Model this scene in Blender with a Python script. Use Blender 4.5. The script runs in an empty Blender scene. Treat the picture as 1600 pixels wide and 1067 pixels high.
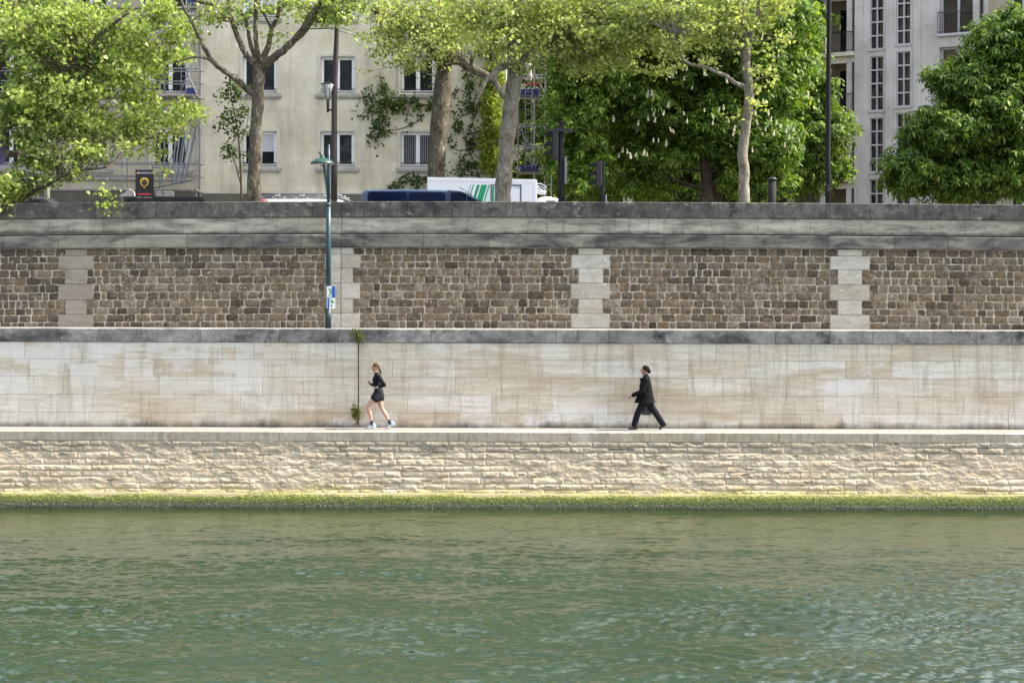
import bpy, math, random
import numpy as np
from mathutils import Vector, Matrix
random.seed(7); RNG = np.random.default_rng(11)
S = bpy.context.scene; COL = S.collection
PI = math.pi
def R(d): return math.radians(d)
def U(a, b): return random.uniform(a, b)

# ------------------------------------------------------------------ frame of reference
# x right along the river wall, y away from the viewer, z up; water level z = 0
FPX, HZ, CY, CZ = 3000.0, 450.0, -50.0, 5.7
def P(px, py, y):
    s = (y - CY) / FPX
    return ((px - 800) * s, y, CZ + (HZ - (py - 0.003 * (px - 800))) * s)
def X(px, y): return P(px, 450, y)[0]
def Z(py, y, px=800): return P(px, py, y)[2]

# ------------------------------------------------------------------ object helpers
def tag(o, label=None, cat=None, group=None, kind=None):
    if label: o['label'] = label
    if cat: o['category'] = cat
    if group: o['group'] = group
    if kind: o['kind'] = kind
    return o
def empty(name, loc, label=None, cat=None, group=None):
    o = bpy.data.objects.new(name, None); COL.objects.link(o); o.location = loc
    o.empty_display_size = 0.2
    return tag(o, label, cat, group)
def put(o, parent):
    """parent o while keeping its world coordinates (thing roots are only translated)"""
    if parent is not None:
        o.parent = parent
        loc = Vector((0, 0, 0)); p = parent
        while p is not None:
            loc += p.location; p = p.parent
        o.location = Vector(o.location) - loc
    return o
def copy_tree(o, parent=None):
    c = o.copy(); COL.objects.link(c)
    if parent is not None: c.parent = parent
    for ch in o.children: copy_tree(ch, c)
    return c

class MB:
    def __init__(s, bend=None): s.v = []; s.f = []; s.m = []; s.bend = bend
    def add(s, vs, fs, mi=0):
        o = len(s.v); s.v += [tuple(v) for v in vs]
        for f in fs: s.f.append(tuple(i + o for i in f)); s.m.append(mi)
    def box(s, x0, x1, y0, y1, z0, z1, mi=0):
        s.add([(x0,y0,z0),(x1,y0,z0),(x1,y1,z0),(x0,y1,z0),(x0,y0,z1),(x1,y0,z1),(x1,y1,z1),(x0,y1,z1)],
              [(0,3,2,1),(4,5,6,7),(0,1,5,4),(1,2,6,5),(2,3,7,6),(3,0,4,7)], mi)
    def cbox(s, x0, x1, y0, y1, z0, z1, c=0.01, mi=0):
        """box whose edges are chamfered by c"""
        c = min(c, (x1-x0)*.45, (y1-y0)*.45, (z1-z0)*.45)
        vs = []; idx = {}
        def key(ax, sx, sy, sz):
            x = x1 if sx else x0; y = y1 if sy else y0; z = z1 if sz else z0
            dx = -c if sx else c; dy = -c if sy else c; dz = -c if sz else c
            p = [x + dx, y + dy, z + dz]; p[ax] = (x, y, z)[ax]
            idx[(ax, sx, sy, sz)] = len(vs); vs.append(p)
        for ax in range(3):
            for sx in (0,1):
                for sy in (0,1):
                    for sz in (0,1): key(ax, sx, sy, sz)
        def k(ax, *c3): return idx[(ax,) + c3]
        fs = [(k(0,0,0,0),k(0,0,0,1),k(0,0,1,1),k(0,0,1,0)), (k(0,1,0,0),k(0,1,1,0),k(0,1,1,1),k(0,1,0,1)),
              (k(1,0,0,0),k(1,1,0,0),k(1,1,0,1),k(1,0,0,1)), (k(1,0,1,0),k(1,0,1,1),k(1,1,1,1),k(1,1,1,0)),
              (k(2,0,0,0),k(2,0,1,0),k(2,1,1,0),k(2,1,0,0)), (k(2,0,0,1),k(2,1,0,1),k(2,1,1,1),k(2,0,1,1))]
        for a in (0,1):
            for b in (0,1):
                fs.append((k(0,a,b,0),k(0,a,b,1),k(1,a,b,1),k(1,a,b,0)))
                fs.append((k(0,a,0,b),k(0,a,1,b),k(2,a,1,b),k(2,a,0,b)))
                fs.append((k(1,0,a,b),k(1,1,a,b),k(2,1,a,b),k(2,0,a,b)))
        for a in (0,1):
            for b in (0,1):
                for d in (0,1): fs.append((k(0,a,b,d),k(1,a,b,d),k(2,a,b,d)))
        s.add(vs, fs, mi)
    def tube(s, pts, rad, n=8, mi=0, cap=True):
        pts = [Vector(p) for p in pts]
        if not hasattr(rad, '__len__'): rad = [rad] * len(pts)
        o = len(s.v); prev = None
        for i, p in enumerate(pts):
            t = (pts[min(i+1, len(pts)-1)] - pts[max(i-1, 0)])
            t = t.normalized() if t.length > 1e-9 else Vector((0,0,1))
            if prev is None:
                a = Vector((0,1,0)) if abs(t.y) < .9 else Vector((1,0,0))
                u = t.cross(a).normalized()
            else:
                u = (prev - t * prev.dot(t)).normalized()
            prev = u; w = t.cross(u)
            for j in range(n):
                an = 2*PI*j/n
                s.v.append(tuple(p + (u*math.cos(an) + w*math.sin(an)) * rad[i]))
        for i in range(len(pts)-1):
            for j in range(n):
                a = o+i*n+j; b = o+i*n+(j+1) % n
                s.f.append((a, b, b+n, a+n)); s.m.append(mi)
        if cap:
            s.f.append(tuple(o+j for j in reversed(range(n)))); s.m.append(mi)
            s.f.append(tuple(o+(len(pts)-1)*n+j for j in range(n))); s.m.append(mi)
    def etube(s, pts, ra, rb, n=14, lat=(0,1,0), mi=0):
        """elliptical tube: rb = half width along lat, ra = the other half width; rounded ends"""
        pts = [Vector(p) for p in pts]; lat = Vector(lat).normalized()
        t0 = (pts[0]-pts[1]).normalized(); t1 = (pts[-1]-pts[-2]).normalized()
        P2 = []; A = []; B = []
        for k in (.98, .8, .5): 
            q = math.sqrt(1-k*k); P2.append(pts[0]+t0*k*min(ra[0],rb[0])); A.append(ra[0]*q); B.append(rb[0]*q)
        P2 += pts; A += list(ra); B += list(rb)
        for k in (.5, .8, .98):
            q = math.sqrt(1-k*k); P2.append(pts[-1]+t1*k*min(ra[-1],rb[-1])); A.append(ra[-1]*q); B.append(rb[-1]*q)
        o = len(s.v)
        for i, p in enumerate(P2):
            t = (P2[min(i+1,len(P2)-1)] - P2[max(i-1,0)]).normalized()
            w = (lat - t*lat.dot(t)).normalized(); u = w.cross(t)
            for j in range(n):
                an = 2*PI*j/n
                s.v.append(tuple(p + u*math.cos(an)*A[i] + w*math.sin(an)*B[i]))
        for i in range(len(P2)-1):
            for j in range(n):
                a = o+i*n+j; b = o+i*n+(j+1) % n
                s.f.append((a, a+n, b+n, b)); s.m.append(mi)
        s.f.append(tuple(o+j for j in range(n))); s.m.append(mi)
        s.f.append(tuple(o+(len(P2)-1)*n+j for j in reversed(range(n)))); s.m.append(mi)
    def lathe(s, cx, cy, prof, n=20, mi=0):
        o = len(s.v)
        for (r, z) in prof:
            for j in range(n):
                an = 2*PI*j/n; s.v.append((cx+r*math.cos(an), cy+r*math.sin(an), z))
        for i in range(len(prof)-1):
            for j in range(n):
                a = o+i*n+j; b = o+i*n+(j+1) % n
                s.f.append((a, b, b+n, a+n)); s.m.append(mi)
        s.f.append(tuple(o+j for j in reversed(range(n)))); s.m.append(mi)
        s.f.append(tuple(o+(len(prof)-1)*n+j for j in range(n))); s.m.append(mi)
    def prism(s, poly, y0, y1, mi=0):
        """polygon of (x, z) extruded from y0 to y1"""
        n = len(poly); o = len(s.v)
        s.v += [(x, y0, z) for x, z in poly] + [(x, y1, z) for x, z in poly]
        s.f.append(tuple(o+i for i in range(n))); s.m.append(mi)
        s.f.append(tuple(o+n+i for i in reversed(range(n)))); s.m.append(mi)
        for i in range(n):
            j = (i+1) % n; s.f.append((o+i, o+n+i, o+n+j, o+j)); s.m.append(mi)
    def ball(s, c, r, n=8, mi=0, sc=(1,1,1)):
        pr = [(max(1e-4, math.sin(PI*i/n)), -math.cos(PI*i/n)) for i in range(n+1)]
        o = len(s.v); s.lathe(0, 0, [(a*r, b*r) for a, b in pr], n+4, mi)
        for i in range(o, len(s.v)):
            x, y, z = s.v[i]; s.v[i] = (c[0]+x*sc[0], c[1]+y*sc[1], c[2]+z*sc[2])
    def build(s, name, mats, parent=None, smooth=False):
        me = bpy.data.meshes.new(name)
        vs = s.v
        if s.bend: vs = [(x, y, z + s.bend(x)) for x, y, z in vs]
        me.from_pydata(vs, [], s.f)
        if not isinstance(mats, (list, tuple)): mats = [mats]
        for m in mats: me.materials.append(m)
        if len(mats) > 1: me.polygons.foreach_set('material_index', s.m)
        if smooth: me.polygons.foreach_set('use_smooth', [True]*len(s.f))
        me.update()
        o = bpy.data.objects.new(name, me); COL.objects.link(o)
        return put(o, parent)
def fix_normals(o):
    import bmesh
    bm = bmesh.new(); bm.from_mesh(o.data); bmesh.ops.recalc_face_normals(bm, faces=bm.faces); bm.to_mesh(o.data); bm.free()
    return o
def np_mesh(name, V, F, mats, parent=None, smooth=False):
    """V (n,3), F (m,k) all faces with k corners"""
    me = bpy.data.meshes.new(name); k = F.shape[1]
    me.vertices.add(len(V)); me.vertices.foreach_set('co', V.astype(np.float32).ravel())
    me.loops.add(F.size); me.loops.foreach_set('vertex_index', F.astype(np.int32).ravel())
    me.polygons.add(len(F)); me.polygons.foreach_set('loop_start', (np.arange(len(F))*k).astype(np.int32))
    try: me.polygons.foreach_set('loop_total', np.full(len(F), k, np.int32))
    except Exception: pass
    if smooth: me.polygons.foreach_set('use_smooth', np.ones(len(F), bool))
    me.update(calc_edges=True); me.validate()
    for m in (mats if isinstance(mats, (list, tuple)) else [mats]): me.materials.append(m)
    o = bpy.data.objects.new(name, me); COL.objects.link(o)
    return put(o, parent)
def text_obj(name, txt, size, loc, mat, parent, rot=(PI/2,0,0), sx=1.0):
    cu = bpy.data.curves.new('lettering', 'FONT'); cu.body = txt; cu.size = size; cu.extrude = .002
    cu.align_x = 'CENTER'; cu.align_y = 'CENTER'
    t = bpy.data.objects.new('lettering', cu); COL.objects.link(t)
    dg = bpy.context.evaluated_depsgraph_get(); dg.update()
    me = bpy.data.meshes.new_from_object(t.evaluated_get(dg)); bpy.data.objects.remove(t); bpy.data.curves.remove(cu)
    M = Matrix.Translation(loc) @ Matrix.Rotation(rot[2],4,'Z') @ Matrix.Rotation(rot[0],4,'X') @ Matrix.Diagonal((sx,1,1,1))
    me.transform(M); me.materials.clear(); me.materials.append(mat)
    o = bpy.data.objects.new(name, me); COL.objects.link(o)
    return put(o, parent)

# ------------------------------------------------------------------ numpy noise
def vnoise(x, y, seed=0):
    xi = np.floor(x).astype(np.int64); yi = np.floor(y).astype(np.int64)
    fx = x - xi; fy = y - yi; fx = fx*fx*(3-2*fx); fy = fy*fy*(3-2*fy)
    def h(a, b):
        n = (a*374761393 + b*668265263 + seed*1442695041) & 0x7fffffff
        n = ((n ^ (n >> 13))*1274126177) & 0x7fffffff
        return ((n ^ (n >> 16)) & 0xffff)/65535.0
    return (h(xi,yi)*(1-fx)+h(xi+1,yi)*fx)*(1-fy) + (h(xi,yi+1)*(1-fx)+h(xi+1,yi+1)*fx)*fy
def fbm(x, y, oct=5, seed=0, lac=2.0, g=.5):
    a = 1; t = 0; s = 0
    for i in range(oct):
        t = t + a*vnoise(x, y, seed+i*17); s += a; a *= g; x = x*lac; y = y*lac
    return t/s

# ------------------------------------------------------------------ materials
def new_mat(name):
    m = bpy.data.materials.new(name); m.use_nodes = True
    nt = m.node_tree; nt.nodes.clear()
    out = nt.nodes.new('ShaderNodeOutputMaterial'); b = nt.nodes.new('ShaderNodeBsdfPrincipled')
    nt.links.new(b.outputs[0], out.inputs[0])
    return m, nt, b
def nd(nt, t, ins=None, **kw):
    n = nt.nodes.new(t)
    for k, v in kw.items(): setattr(n, k, v)
    for k, v in (ins or {}).items():
        if hasattr(v, 'is_output'): nt.links.new(v, n.inputs[k])
        else: n.inputs[k].default_value = v
    return n
def c4(c): return (c[0], c[1], c[2], 1)
def coords(nt, scale=(1,1,1), rot=(0,0,0)):
    tc = nd(nt, 'ShaderNodeTexCoord')
    return nd(nt, 'ShaderNodeMapping', {'Vector': tc.outputs['Object'], 'Scale': scale, 'Rotation': rot}).outputs[0]
def noise(nt, vec, scale, detail=6, rough=.6, dist=0):
    return nd(nt, 'ShaderNodeTexNoise', {'Vector': vec, 'Scale': scale, 'Detail': detail, 'Roughness': rough, 'Distortion': dist}).outputs[0]
def ramp(nt, fac, stops, interp='LINEAR'):
    r = nd(nt, 'ShaderNodeValToRGB', {'Fac': fac}); r.color_ramp.interpolation = interp
    e = r.color_ramp.elements
    while len(e) < len(stops): e.new(.5)
    for i, (p, c) in enumerate(stops):
        e[i].position = p; e[i].color = c4(c) if hasattr(c, '__len__') else (c, c, c, 1)
    return r.outputs[0]
def mix(nt, a, b, fac, mode='MIX'):
    n = nd(nt, 'ShaderNodeMix', data_type='RGBA', blend_type=mode)
    for k, v in ((0, fac), (6, a), (7, b)):
        if hasattr(v, 'is_output'): nt.links.new(v, n.inputs[k])
        else: n.inputs[k].default_value = c4(v) if (k > 0 and hasattr(v, '__len__')) else v
    return n.outputs[2]
def bump(nt, h, b, strength=.5, dist=.02):
    n = nd(nt, 'ShaderNodeBump', {'Height': h, 'Strength': strength, 'Distance': dist})
    nt.links.new(n.outputs[0], b.inputs['Normal'])
def island(nt): return nd(nt, 'ShaderNodeNewGeometry').outputs['Random Per Island']
def mmath(nt, op, a, b=None):
    n = nd(nt, 'ShaderNodeMath', operation=op)
    for i, v in enumerate((a, b)):
        if v is None: continue
        if hasattr(v, 'is_output'): nt.links.new(v, n.inputs[i])
        else: n.inputs[i].default_value = v
    return n.outputs[0]
def stone_mat(name, tones, mottle=(2.0,2.0,6.0), mott=(.72,1.15), speck=35, sp=(.8,1.12), stains=(), bmp=.5, bdist=.012, rough=.9, spec=.2, zdirt=None, left_patches=None):
    """tones: per-block ramp; stains: (colour, scale xyz, lo, hi, detail) patches of crust, dirt or growth"""
    m, nt, b = new_mat(name)
    base = ramp(nt, island(nt), tones)
    v = coords(nt, mottle); n1 = noise(nt, v, 1.0, 8, .65, .3)
    base = mix(nt, base, ramp(nt, n1, [(.25, mott[0]), (.75, mott[1])]), 1.0, 'MULTIPLY')
    v2 = coords(nt); n2 = noise(nt, v2, speck, 5, .7)
    base = mix(nt, base, ramp(nt, n2, [(.3, sp[0]), (.7, sp[1])]), 1.0, 'MULTIPLY')
    for i, (c, sc, lo, hi, det) in enumerate(stains):
        vs = coords(nt, sc); nt.nodes[-1].inputs['Location'].default_value = (i*3.7+1, i*1.3, i*7.1)
        ns = noise(nt, vs, 1.0, det, .68, .4)
        base = mix(nt, base, c, ramp(nt, ns, [(lo, 0.0), (hi, .92)]))
    if zdirt or left_patches:
        sp_ = nd(nt, 'ShaderNodeSeparateXYZ', {0: nd(nt, 'ShaderNodeNewGeometry').outputs['Position']})
    if left_patches:                                                # leftward patches: pale coat rolled over old graffiti on ashlar, dark tone on rubble
        (pc, x1, zlo, zhi) = left_patches
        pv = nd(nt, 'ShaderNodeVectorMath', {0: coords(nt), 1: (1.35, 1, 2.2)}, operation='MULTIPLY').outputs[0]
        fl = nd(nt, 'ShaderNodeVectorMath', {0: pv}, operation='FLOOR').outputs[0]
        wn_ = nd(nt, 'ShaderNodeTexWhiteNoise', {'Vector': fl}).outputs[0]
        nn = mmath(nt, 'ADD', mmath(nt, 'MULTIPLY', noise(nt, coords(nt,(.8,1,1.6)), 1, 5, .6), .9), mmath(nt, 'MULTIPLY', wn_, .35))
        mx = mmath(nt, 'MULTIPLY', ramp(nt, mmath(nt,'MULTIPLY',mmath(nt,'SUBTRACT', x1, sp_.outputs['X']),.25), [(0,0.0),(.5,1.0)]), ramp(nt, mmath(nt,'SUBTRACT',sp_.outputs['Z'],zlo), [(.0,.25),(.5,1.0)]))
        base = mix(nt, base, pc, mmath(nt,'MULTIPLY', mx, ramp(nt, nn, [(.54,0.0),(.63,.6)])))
    if zdirt:
        (zc_, z0_, h_, zz_) = zdirt
        nz = noise(nt, coords(nt,(1.4,1,.5)), 1, 8, .72)
        q_ = mmath(nt,'DIVIDE', mmath(nt,'SUBTRACT', sp_.outputs['Z'], z0_), h_)
        q_ = mmath(nt,'ADD', q_, mmath(nt,'MULTIPLY', mmath(nt,'SUBTRACT', nz, .5), 3.2))
        base = mix(nt, base, zc_, ramp(nt, q_, [(.0,zz_),(1.0,0.0)]))
    nt.links.new(base, b.inputs['Base Color'])
    b.inputs['Roughness'].default_value = rough; b.inputs['Specular IOR Level'].default_value = spec
    n3 = noise(nt, v2, speck*1.8, 6, .75)
    bump(nt, mmath(nt, 'ADD', n1, n3), b, bmp, bdist)
    return m
def plain(name, col, rough=.5, metal=0.0, var=.12, scale=6, spec=.5, coat=0):
    m, nt, b = new_mat(name)
    n1 = noise(nt, coords(nt), scale, 6, .6)
    c = mix(nt, col, ramp(nt, n1, [(.25, 1-var), (.75, 1+var)]), 1.0, 'MULTIPLY')
    nt.links.new(c, b.inputs['Base Color']); b.inputs['Roughness'].default_value = rough
    nt.links.new(ramp(nt, n1, [(.2, max(.02, rough-.06)), (.8, min(1, rough+.08))]), b.inputs['Roughness'])
    b.inputs['Metallic'].default_value = metal; b.inputs['Specular IOR Level'].default_value = spec
    b.inputs['Coat Weight'].default_value = coat
    return m
def leaf_mat(name, tones, trans=.45, tmul=(1.4,1.5,.7), rough=.5):
    m, nt, b = new_mat(name)
    out = [n for n in nt.nodes if n.type == 'OUTPUT_MATERIAL'][0]
    c = ramp(nt, island(nt), tones)
    n1 = noise(nt, coords(nt), .8, 4, .6)
    c = mix(nt, c, ramp(nt, n1, [(.3, (.8,.86,.8)), (.7, (1.18,1.12,1.0))]), 1.0, 'MULTIPLY')
    nt.links.new(c, b.inputs['Base Color']); b.inputs['Roughness'].default_value = rough
    b.inputs['Specular IOR Level'].default_value = .22
    t = nd(nt, 'ShaderNodeBsdfTranslucent', {'Color': mix(nt, c, tmul, 1.0, 'MULTIPLY')})
    mx = nd(nt, 'ShaderNodeMixShader', {0: trans}); nt.links.new(b.outputs[0], mx.inputs[1]); nt.links.new(t.outputs[0], mx.inputs[2])
    nt.links.new(mx.outputs[0], out.inputs[0])
    return m
def bark_mat(name, tones, scale=(5,5,2.2), stretch=1):
    m, nt, b = new_mat(name)
    v = coords(nt, scale); n1 = noise(nt, v, 1.0, 7, .62, .8)
    c = ramp(nt, n1, tones)
    n2 = noise(nt, coords(nt), 40, 4, .7)
    c = mix(nt, c, ramp(nt, n2, [(.3,.75),(.7,1.15)]), 1.0, 'MULTIPLY')
    nt.links.new(c, b.inputs['Base Color']); b.inputs['Roughness'].default_value = .85; b.inputs['Specular IOR Level'].default_value = .15
    bump(nt, mmath(nt, 'ADD', n1, n2), b, .6, .02)
    return m
def glass_dark(name, col=(.012,.015,.016), rough=.04):
    m, nt, b = new_mat(name)
    n1 = noise(nt, coords(nt), 1.3, 3, .5)
    nt.links.new(mix(nt, col, ramp(nt, n1, [(.3,.6),(.7,1.6)]), 1.0, 'MULTIPLY'), b.inputs['Base Color'])
    b.inputs['Roughness'].default_value = rough; b.inputs['IOR'].default_value = 1.5; b.inputs['Specular IOR Level'].default_value = .2
    bump(nt, noise(nt, coords(nt), 2.6, 3, .5), b, .22, .05)
    return m

M = {}
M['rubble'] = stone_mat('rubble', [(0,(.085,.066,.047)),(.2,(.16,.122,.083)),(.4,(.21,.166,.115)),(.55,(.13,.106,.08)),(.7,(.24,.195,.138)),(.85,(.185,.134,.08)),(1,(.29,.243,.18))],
    mottle=(10,9,12), mott=(.38,1.5), speck=30, sp=(.42,1.5), bmp=1.0, bdist=.03, left_patches=((.075,.063,.052),-11.2,3.0,0),  # dark tone in patches, stronger towards the left end
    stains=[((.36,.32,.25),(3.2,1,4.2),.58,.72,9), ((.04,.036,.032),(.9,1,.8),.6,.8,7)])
M['mortar'] = stone_mat('mortar', [(0,(.48,.43,.34)),(1,(.48,.43,.34))], mottle=(3,3,3), mott=(.7,1.15), speck=60, bmp=.8,
    stains=[((.10,.085,.07),(1.2,1,1.6),.52,.7,7)])
M['quoin'] = stone_mat('quoin', [(0,(.44,.40,.32)),(.5,(.51,.475,.395)),(1,(.55,.52,.45))], mottle=(3,2,7), mott=(.66,1.12), speck=20, sp=(.75,1.1),
    stains=[((.30,.25,.18),(1.2,1,3.0),.52,.74,8), ((.70,.68,.66),(3,1,4),.66,.70,3)])
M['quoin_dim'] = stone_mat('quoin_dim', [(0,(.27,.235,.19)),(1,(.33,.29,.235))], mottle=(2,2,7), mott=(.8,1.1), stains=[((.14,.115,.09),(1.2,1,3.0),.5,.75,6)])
M['band'] = stone_mat('band', [(0,(.40,.365,.29)),(.35,(.46,.425,.34)),(.6,(.43,.39,.31)),(.8,(.49,.455,.375)),(1,(.45,.40,.31))], mottle=(1.2,1,8), mott=(.62,1.18), zdirt=((.075,.07,.062),7.2,.10,.9),
    stains=[((.13,.122,.105),(1.0,1,4.6),.45,.66,10), ((.07,.067,.062),(5,1,.9),.56,.76,8)])
M['ledge'] = stone_mat('ledge', [(0,(.20,.185,.155)),(.3,(.31,.285,.23)),(.5,(.22,.207,.18)),(.75,(.33,.305,.25)),(1,(.27,.25,.20))], mottle=(1.5,1,5), mott=(.6,1.15),
    stains=[((.05,.05,.052),(.7,1,1.8),.43,.62,9), ((.075,.075,.085),(3,1,.8),.58,.75,8)])
M['crust'] = stone_mat('crust', [(0,(.105,.099,.088)),(.5,(.12,.113,.099)),(.85,(.13,.123,.106)),(1,(.19,.176,.147))], mottle=(3.5,1,2.5), mott=(.35,1.55), speck=18, sp=(.65,1.25),
    stains=[((.055,.052,.047),(.4,1,.9),.49,.66,9), ((.035,.034,.034),(1.6,1,1.7),.52,.64,10), ((.36,.335,.275),(2.8,1,5),.57,.70,10), ((.045,.045,.05),(7,1,.9),.58,.74,6)])
M['crust_blue'] = stone_mat('crust_blue', [(0,(.21,.20,.185)),(.5,(.26,.25,.23)),(1,(.31,.295,.265))], mottle=(2.5,1,3), mott=(.45,1.4), speck=18, sp=(.7,1.2),
    stains=[((.055,.055,.056),(.45,1,.9),.52,.68,9), ((.03,.031,.034),(1.2,1,1.6),.52,.66,10), ((.36,.345,.32),(2.2,1,4.5),.57,.70,10), ((.05,.05,.055),(7,1,.9),.6,.75,6)])
M['ashlar'] = stone_mat('ashlar', [(0,(.52,.445,.33)),(.2,(.61,.56,.46)),(.45,(.57,.51,.405)),(.7,(.63,.59,.50)),(1,(.67,.64,.57))], mottle=(1.1,1,11), mott=(.70,1.13), speck=18, sp=(.76,1.1), bmp=.35, bdist=.008, zdirt=((.075,.068,.056),1.93,.20,.92), left_patches=((.60,.585,.56),-5.2,2.85,4.3),
    stains=[((.40,.315,.21),(.34,1,2.2),.49,.68,8), ((.60,.58,.55),(.20,1,.6),.585,.66,5), ((.20,.18,.155),(3.5,1,6),.63,.82,9), ((.27,.235,.175),(4.5,1,.45),.50,.78,8)])
M['joint'] = plain('joint', (.21,.19,.155), .95, var=.4, scale=4, spec=.1)
M['copstone'] = stone_mat('copstone', [(0,(.42,.36,.265)),(.5,(.455,.395,.295)),(1,(.49,.43,.33))], mottle=(7,2,1.6), mott=(.62,1.2), speck=20, sp=(.75,1.15),
    stains=[((.22,.205,.165),(1.6,1,.8),.52,.74,8), ((.58,.555,.50),(1.0,1,1.1),.60,.74,6), ((.42,.34,.06),(.55,1,1.5),.70,.78,4)])
M['metal_dark'] = plain('metal_dark', (.012,.012,.013), .45, .2)
M['metal_brown'] = plain('metal_brown', (.034,.023,.023), .5, .1)
M['metal_green'] = plain('metal_green', (.016,.052,.062), .4, .0, var=.25, scale=9)
M['metal_green_top'] = plain('metal_green_top', (.010,.05,.038), .4, .0)
M['metal_teal_dark'] = plain('metal_teal_dark', (.005,.022,.024), .45)
M['galv'] = plain('galv', (.22,.225,.235), .42, .6, var=.2)
M['galv_dark'] = plain('galv_dark', (.15,.155,.16), .45, .6, var=.2)
M['white_paint'] = plain('white_paint', (.72,.73,.75), .35, var=.04, coat=.2)
M['white_frame'] = plain('white_frame', (.78,.78,.78), .5, var=.05)
M['grey_paint'] = plain('grey_paint', (.016,.016,.018), .75, spec=.15, metal=0, var=.1)
M['van_blue'] = plain('van_blue', (.034,.055,.105), .5, .0, var=.08, spec=.25)
M['lens_dark'] = plain('lens_dark', (.02,.008,.008), .2)
M['frame_grey'] = plain('frame_grey', (.40,.39,.41), .6, var=.08)
M['glass'] = glass_dark('glass')
M['glass_blue'] = glass_dark('glass_blue', (.001,.003,.014), .08)
M['rubber'] = plain('rubber', (.018,.018,.018), .8)
M['decal_green'] = plain('decal_green', (.0,.28,.11), .4, var=.05)
M['decal_blue'] = plain('decal_blue', (.02,.08,.42), .4, var=.05)
M['decal_red'] = plain('decal_red', (.5,.03,.05), .4, var=.05)
M['tarp_blue'] = plain('tarp_blue', (.010,.024,.13), .5, var=.3)
M['wood'] = plain('wood', (.28,.22,.15), .8, var=.3, scale=3)
M['black_board'] = plain('black_board', (.012,.009,.010), .4)
M['gold'] = plain('gold', (.55,.37,.03), .4, var=.1)
M['paper_white'] = plain('paper_white', (.75,.75,.75), .6, var=.05)
M['sticker_green'] = plain('sticker_green', (.13,.33,.03), .5, var=.5, scale=30)
M['asphalt'] = stone_mat('asphalt', [(0,(.05,.05,.052)),(1,(.05,.05,.052))], mottle=(.5,.5,.5), speck=90)
M['ground'] = stone_mat('ground', [(0,(.12,.11,.09)),(1,(.12,.11,.09))], mottle=(.2,.2,.2), speck=8)
M['paving'] = stone_mat('paving', [(0,(.225,.205,.182)),(1,(.27,.25,.225))], mottle=(1.2,1.2,1), mott=(.85,1.08), speck=50, bmp=.3)
M['plane_leaf'] = leaf_mat('plane_leaf', [(0,(.085,.13,.03)),(.4,(.195,.26,.072)),(.75,(.31,.375,.12)),(1,(.44,.49,.20))], .38)
M['plane_leaf_pale'] = leaf_mat('plane_leaf_pale', [(0,(.15,.19,.065)),(.5,(.27,.315,.11)),(1,(.42,.455,.20))], .42)
M['chestnut_leaf'] = leaf_mat('chestnut_leaf', [(0,(.030,.080,.012)),(.5,(.080,.145,.022)),(.85,(.155,.235,.035)),(1,(.26,.33,.06))], .33, (1.6,1.6,.5))
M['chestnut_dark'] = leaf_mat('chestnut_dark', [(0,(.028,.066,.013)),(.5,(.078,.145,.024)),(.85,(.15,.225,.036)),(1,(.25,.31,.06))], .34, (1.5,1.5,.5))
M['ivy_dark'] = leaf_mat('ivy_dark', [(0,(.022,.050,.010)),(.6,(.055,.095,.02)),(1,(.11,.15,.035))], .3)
M['ivy_lit'] = leaf_mat('ivy_lit', [(0,(.10,.15,.02)),(.5,(.20,.25,.035)),(1,(.30,.32,.06))], .42)  # sunlight on the corner creeper is put into this brighter leaf colour
M['weed'] = leaf_mat('weed', [(0,(.05,.07,.015)),(.6,(.09,.11,.02)),(1,(.14,.13,.03))], .3)
M['blossom'] = leaf_mat('blossom', [(0,(.62,.61,.48)),(.6,(.78,.77,.66)),(1,(.72,.62,.52))], .3, (1,1,.9))
M['bark_plane'] = bark_mat('bark_plane', [(.30,(.035,.027,.019)),(.42,(.07,.057,.040)),(.50,(.125,.108,.078)),(.56,(.075,.063,.045)),(.62,(.22,.198,.148)),(.74,(.36,.33,.26))], (6,6,3.2))
M['bark_pale'] = bark_mat('bark_pale', [(.30,(.07,.06,.045)),(.44,(.145,.128,.098)),(.52,(.23,.21,.17)),(.58,(.15,.135,.105)),(.66,(.33,.31,.26)),(.78,(.46,.44,.38))], (6,6,3))
M['bark_dark'] = bark_mat('bark_dark', [(.3,(.045,.036,.026)),(.55,(.09,.074,.055)),(.75,(.14,.12,.09))])
M['skin'] = plain('skin', (.40,.235,.175), .5, var=.06)
M['skin_tan'] = plain('skin_tan', (.33,.18,.13), .5, var=.06)
M['hair_blond'] = plain('hair_blond', (.075,.042,.02), .75, var=.35, scale=40)
M['hair_brown'] = plain('hair_brown', (.016,.009,.007), .8, var=.3, scale=40)
M['cloth_black'] = plain('cloth_black', (.008,.008,.011), .85, var=.3, scale=14, spec=.2)
M['cloth_charcoal'] = plain('cloth_charcoal', (.014,.014,.019), .85, var=.3, scale=14, spec=.2)
M['cloth_navy'] = plain('cloth_navy', (.005,.005,.010), .8, var=.25, scale=14, spec=.2)
M['coat_black'] = plain('coat_black', (.005,.0055,.006), .9, var=.3, scale=10, spec=.15)
M['sock_navy'] = plain('sock_navy', (.010,.022,.065), .85)
M['shoe_pale'] = plain('shoe_pale', (.30,.40,.44), .6, var=.12, scale=20)
M['shoe_sole'] = plain('shoe_sole', (.42,.44,.45), .6, var=.05)
M['leather'] = plain('leather', (.012,.011,.012), .35)
M['lips'] = plain('lips', (.34,.10,.09), .5)
for k_ in ('hair_blond','hair_brown'): M[k_].node_tree.nodes['Principled BSDF'].inputs['Specular IOR Level'].default_value = .06
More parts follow.
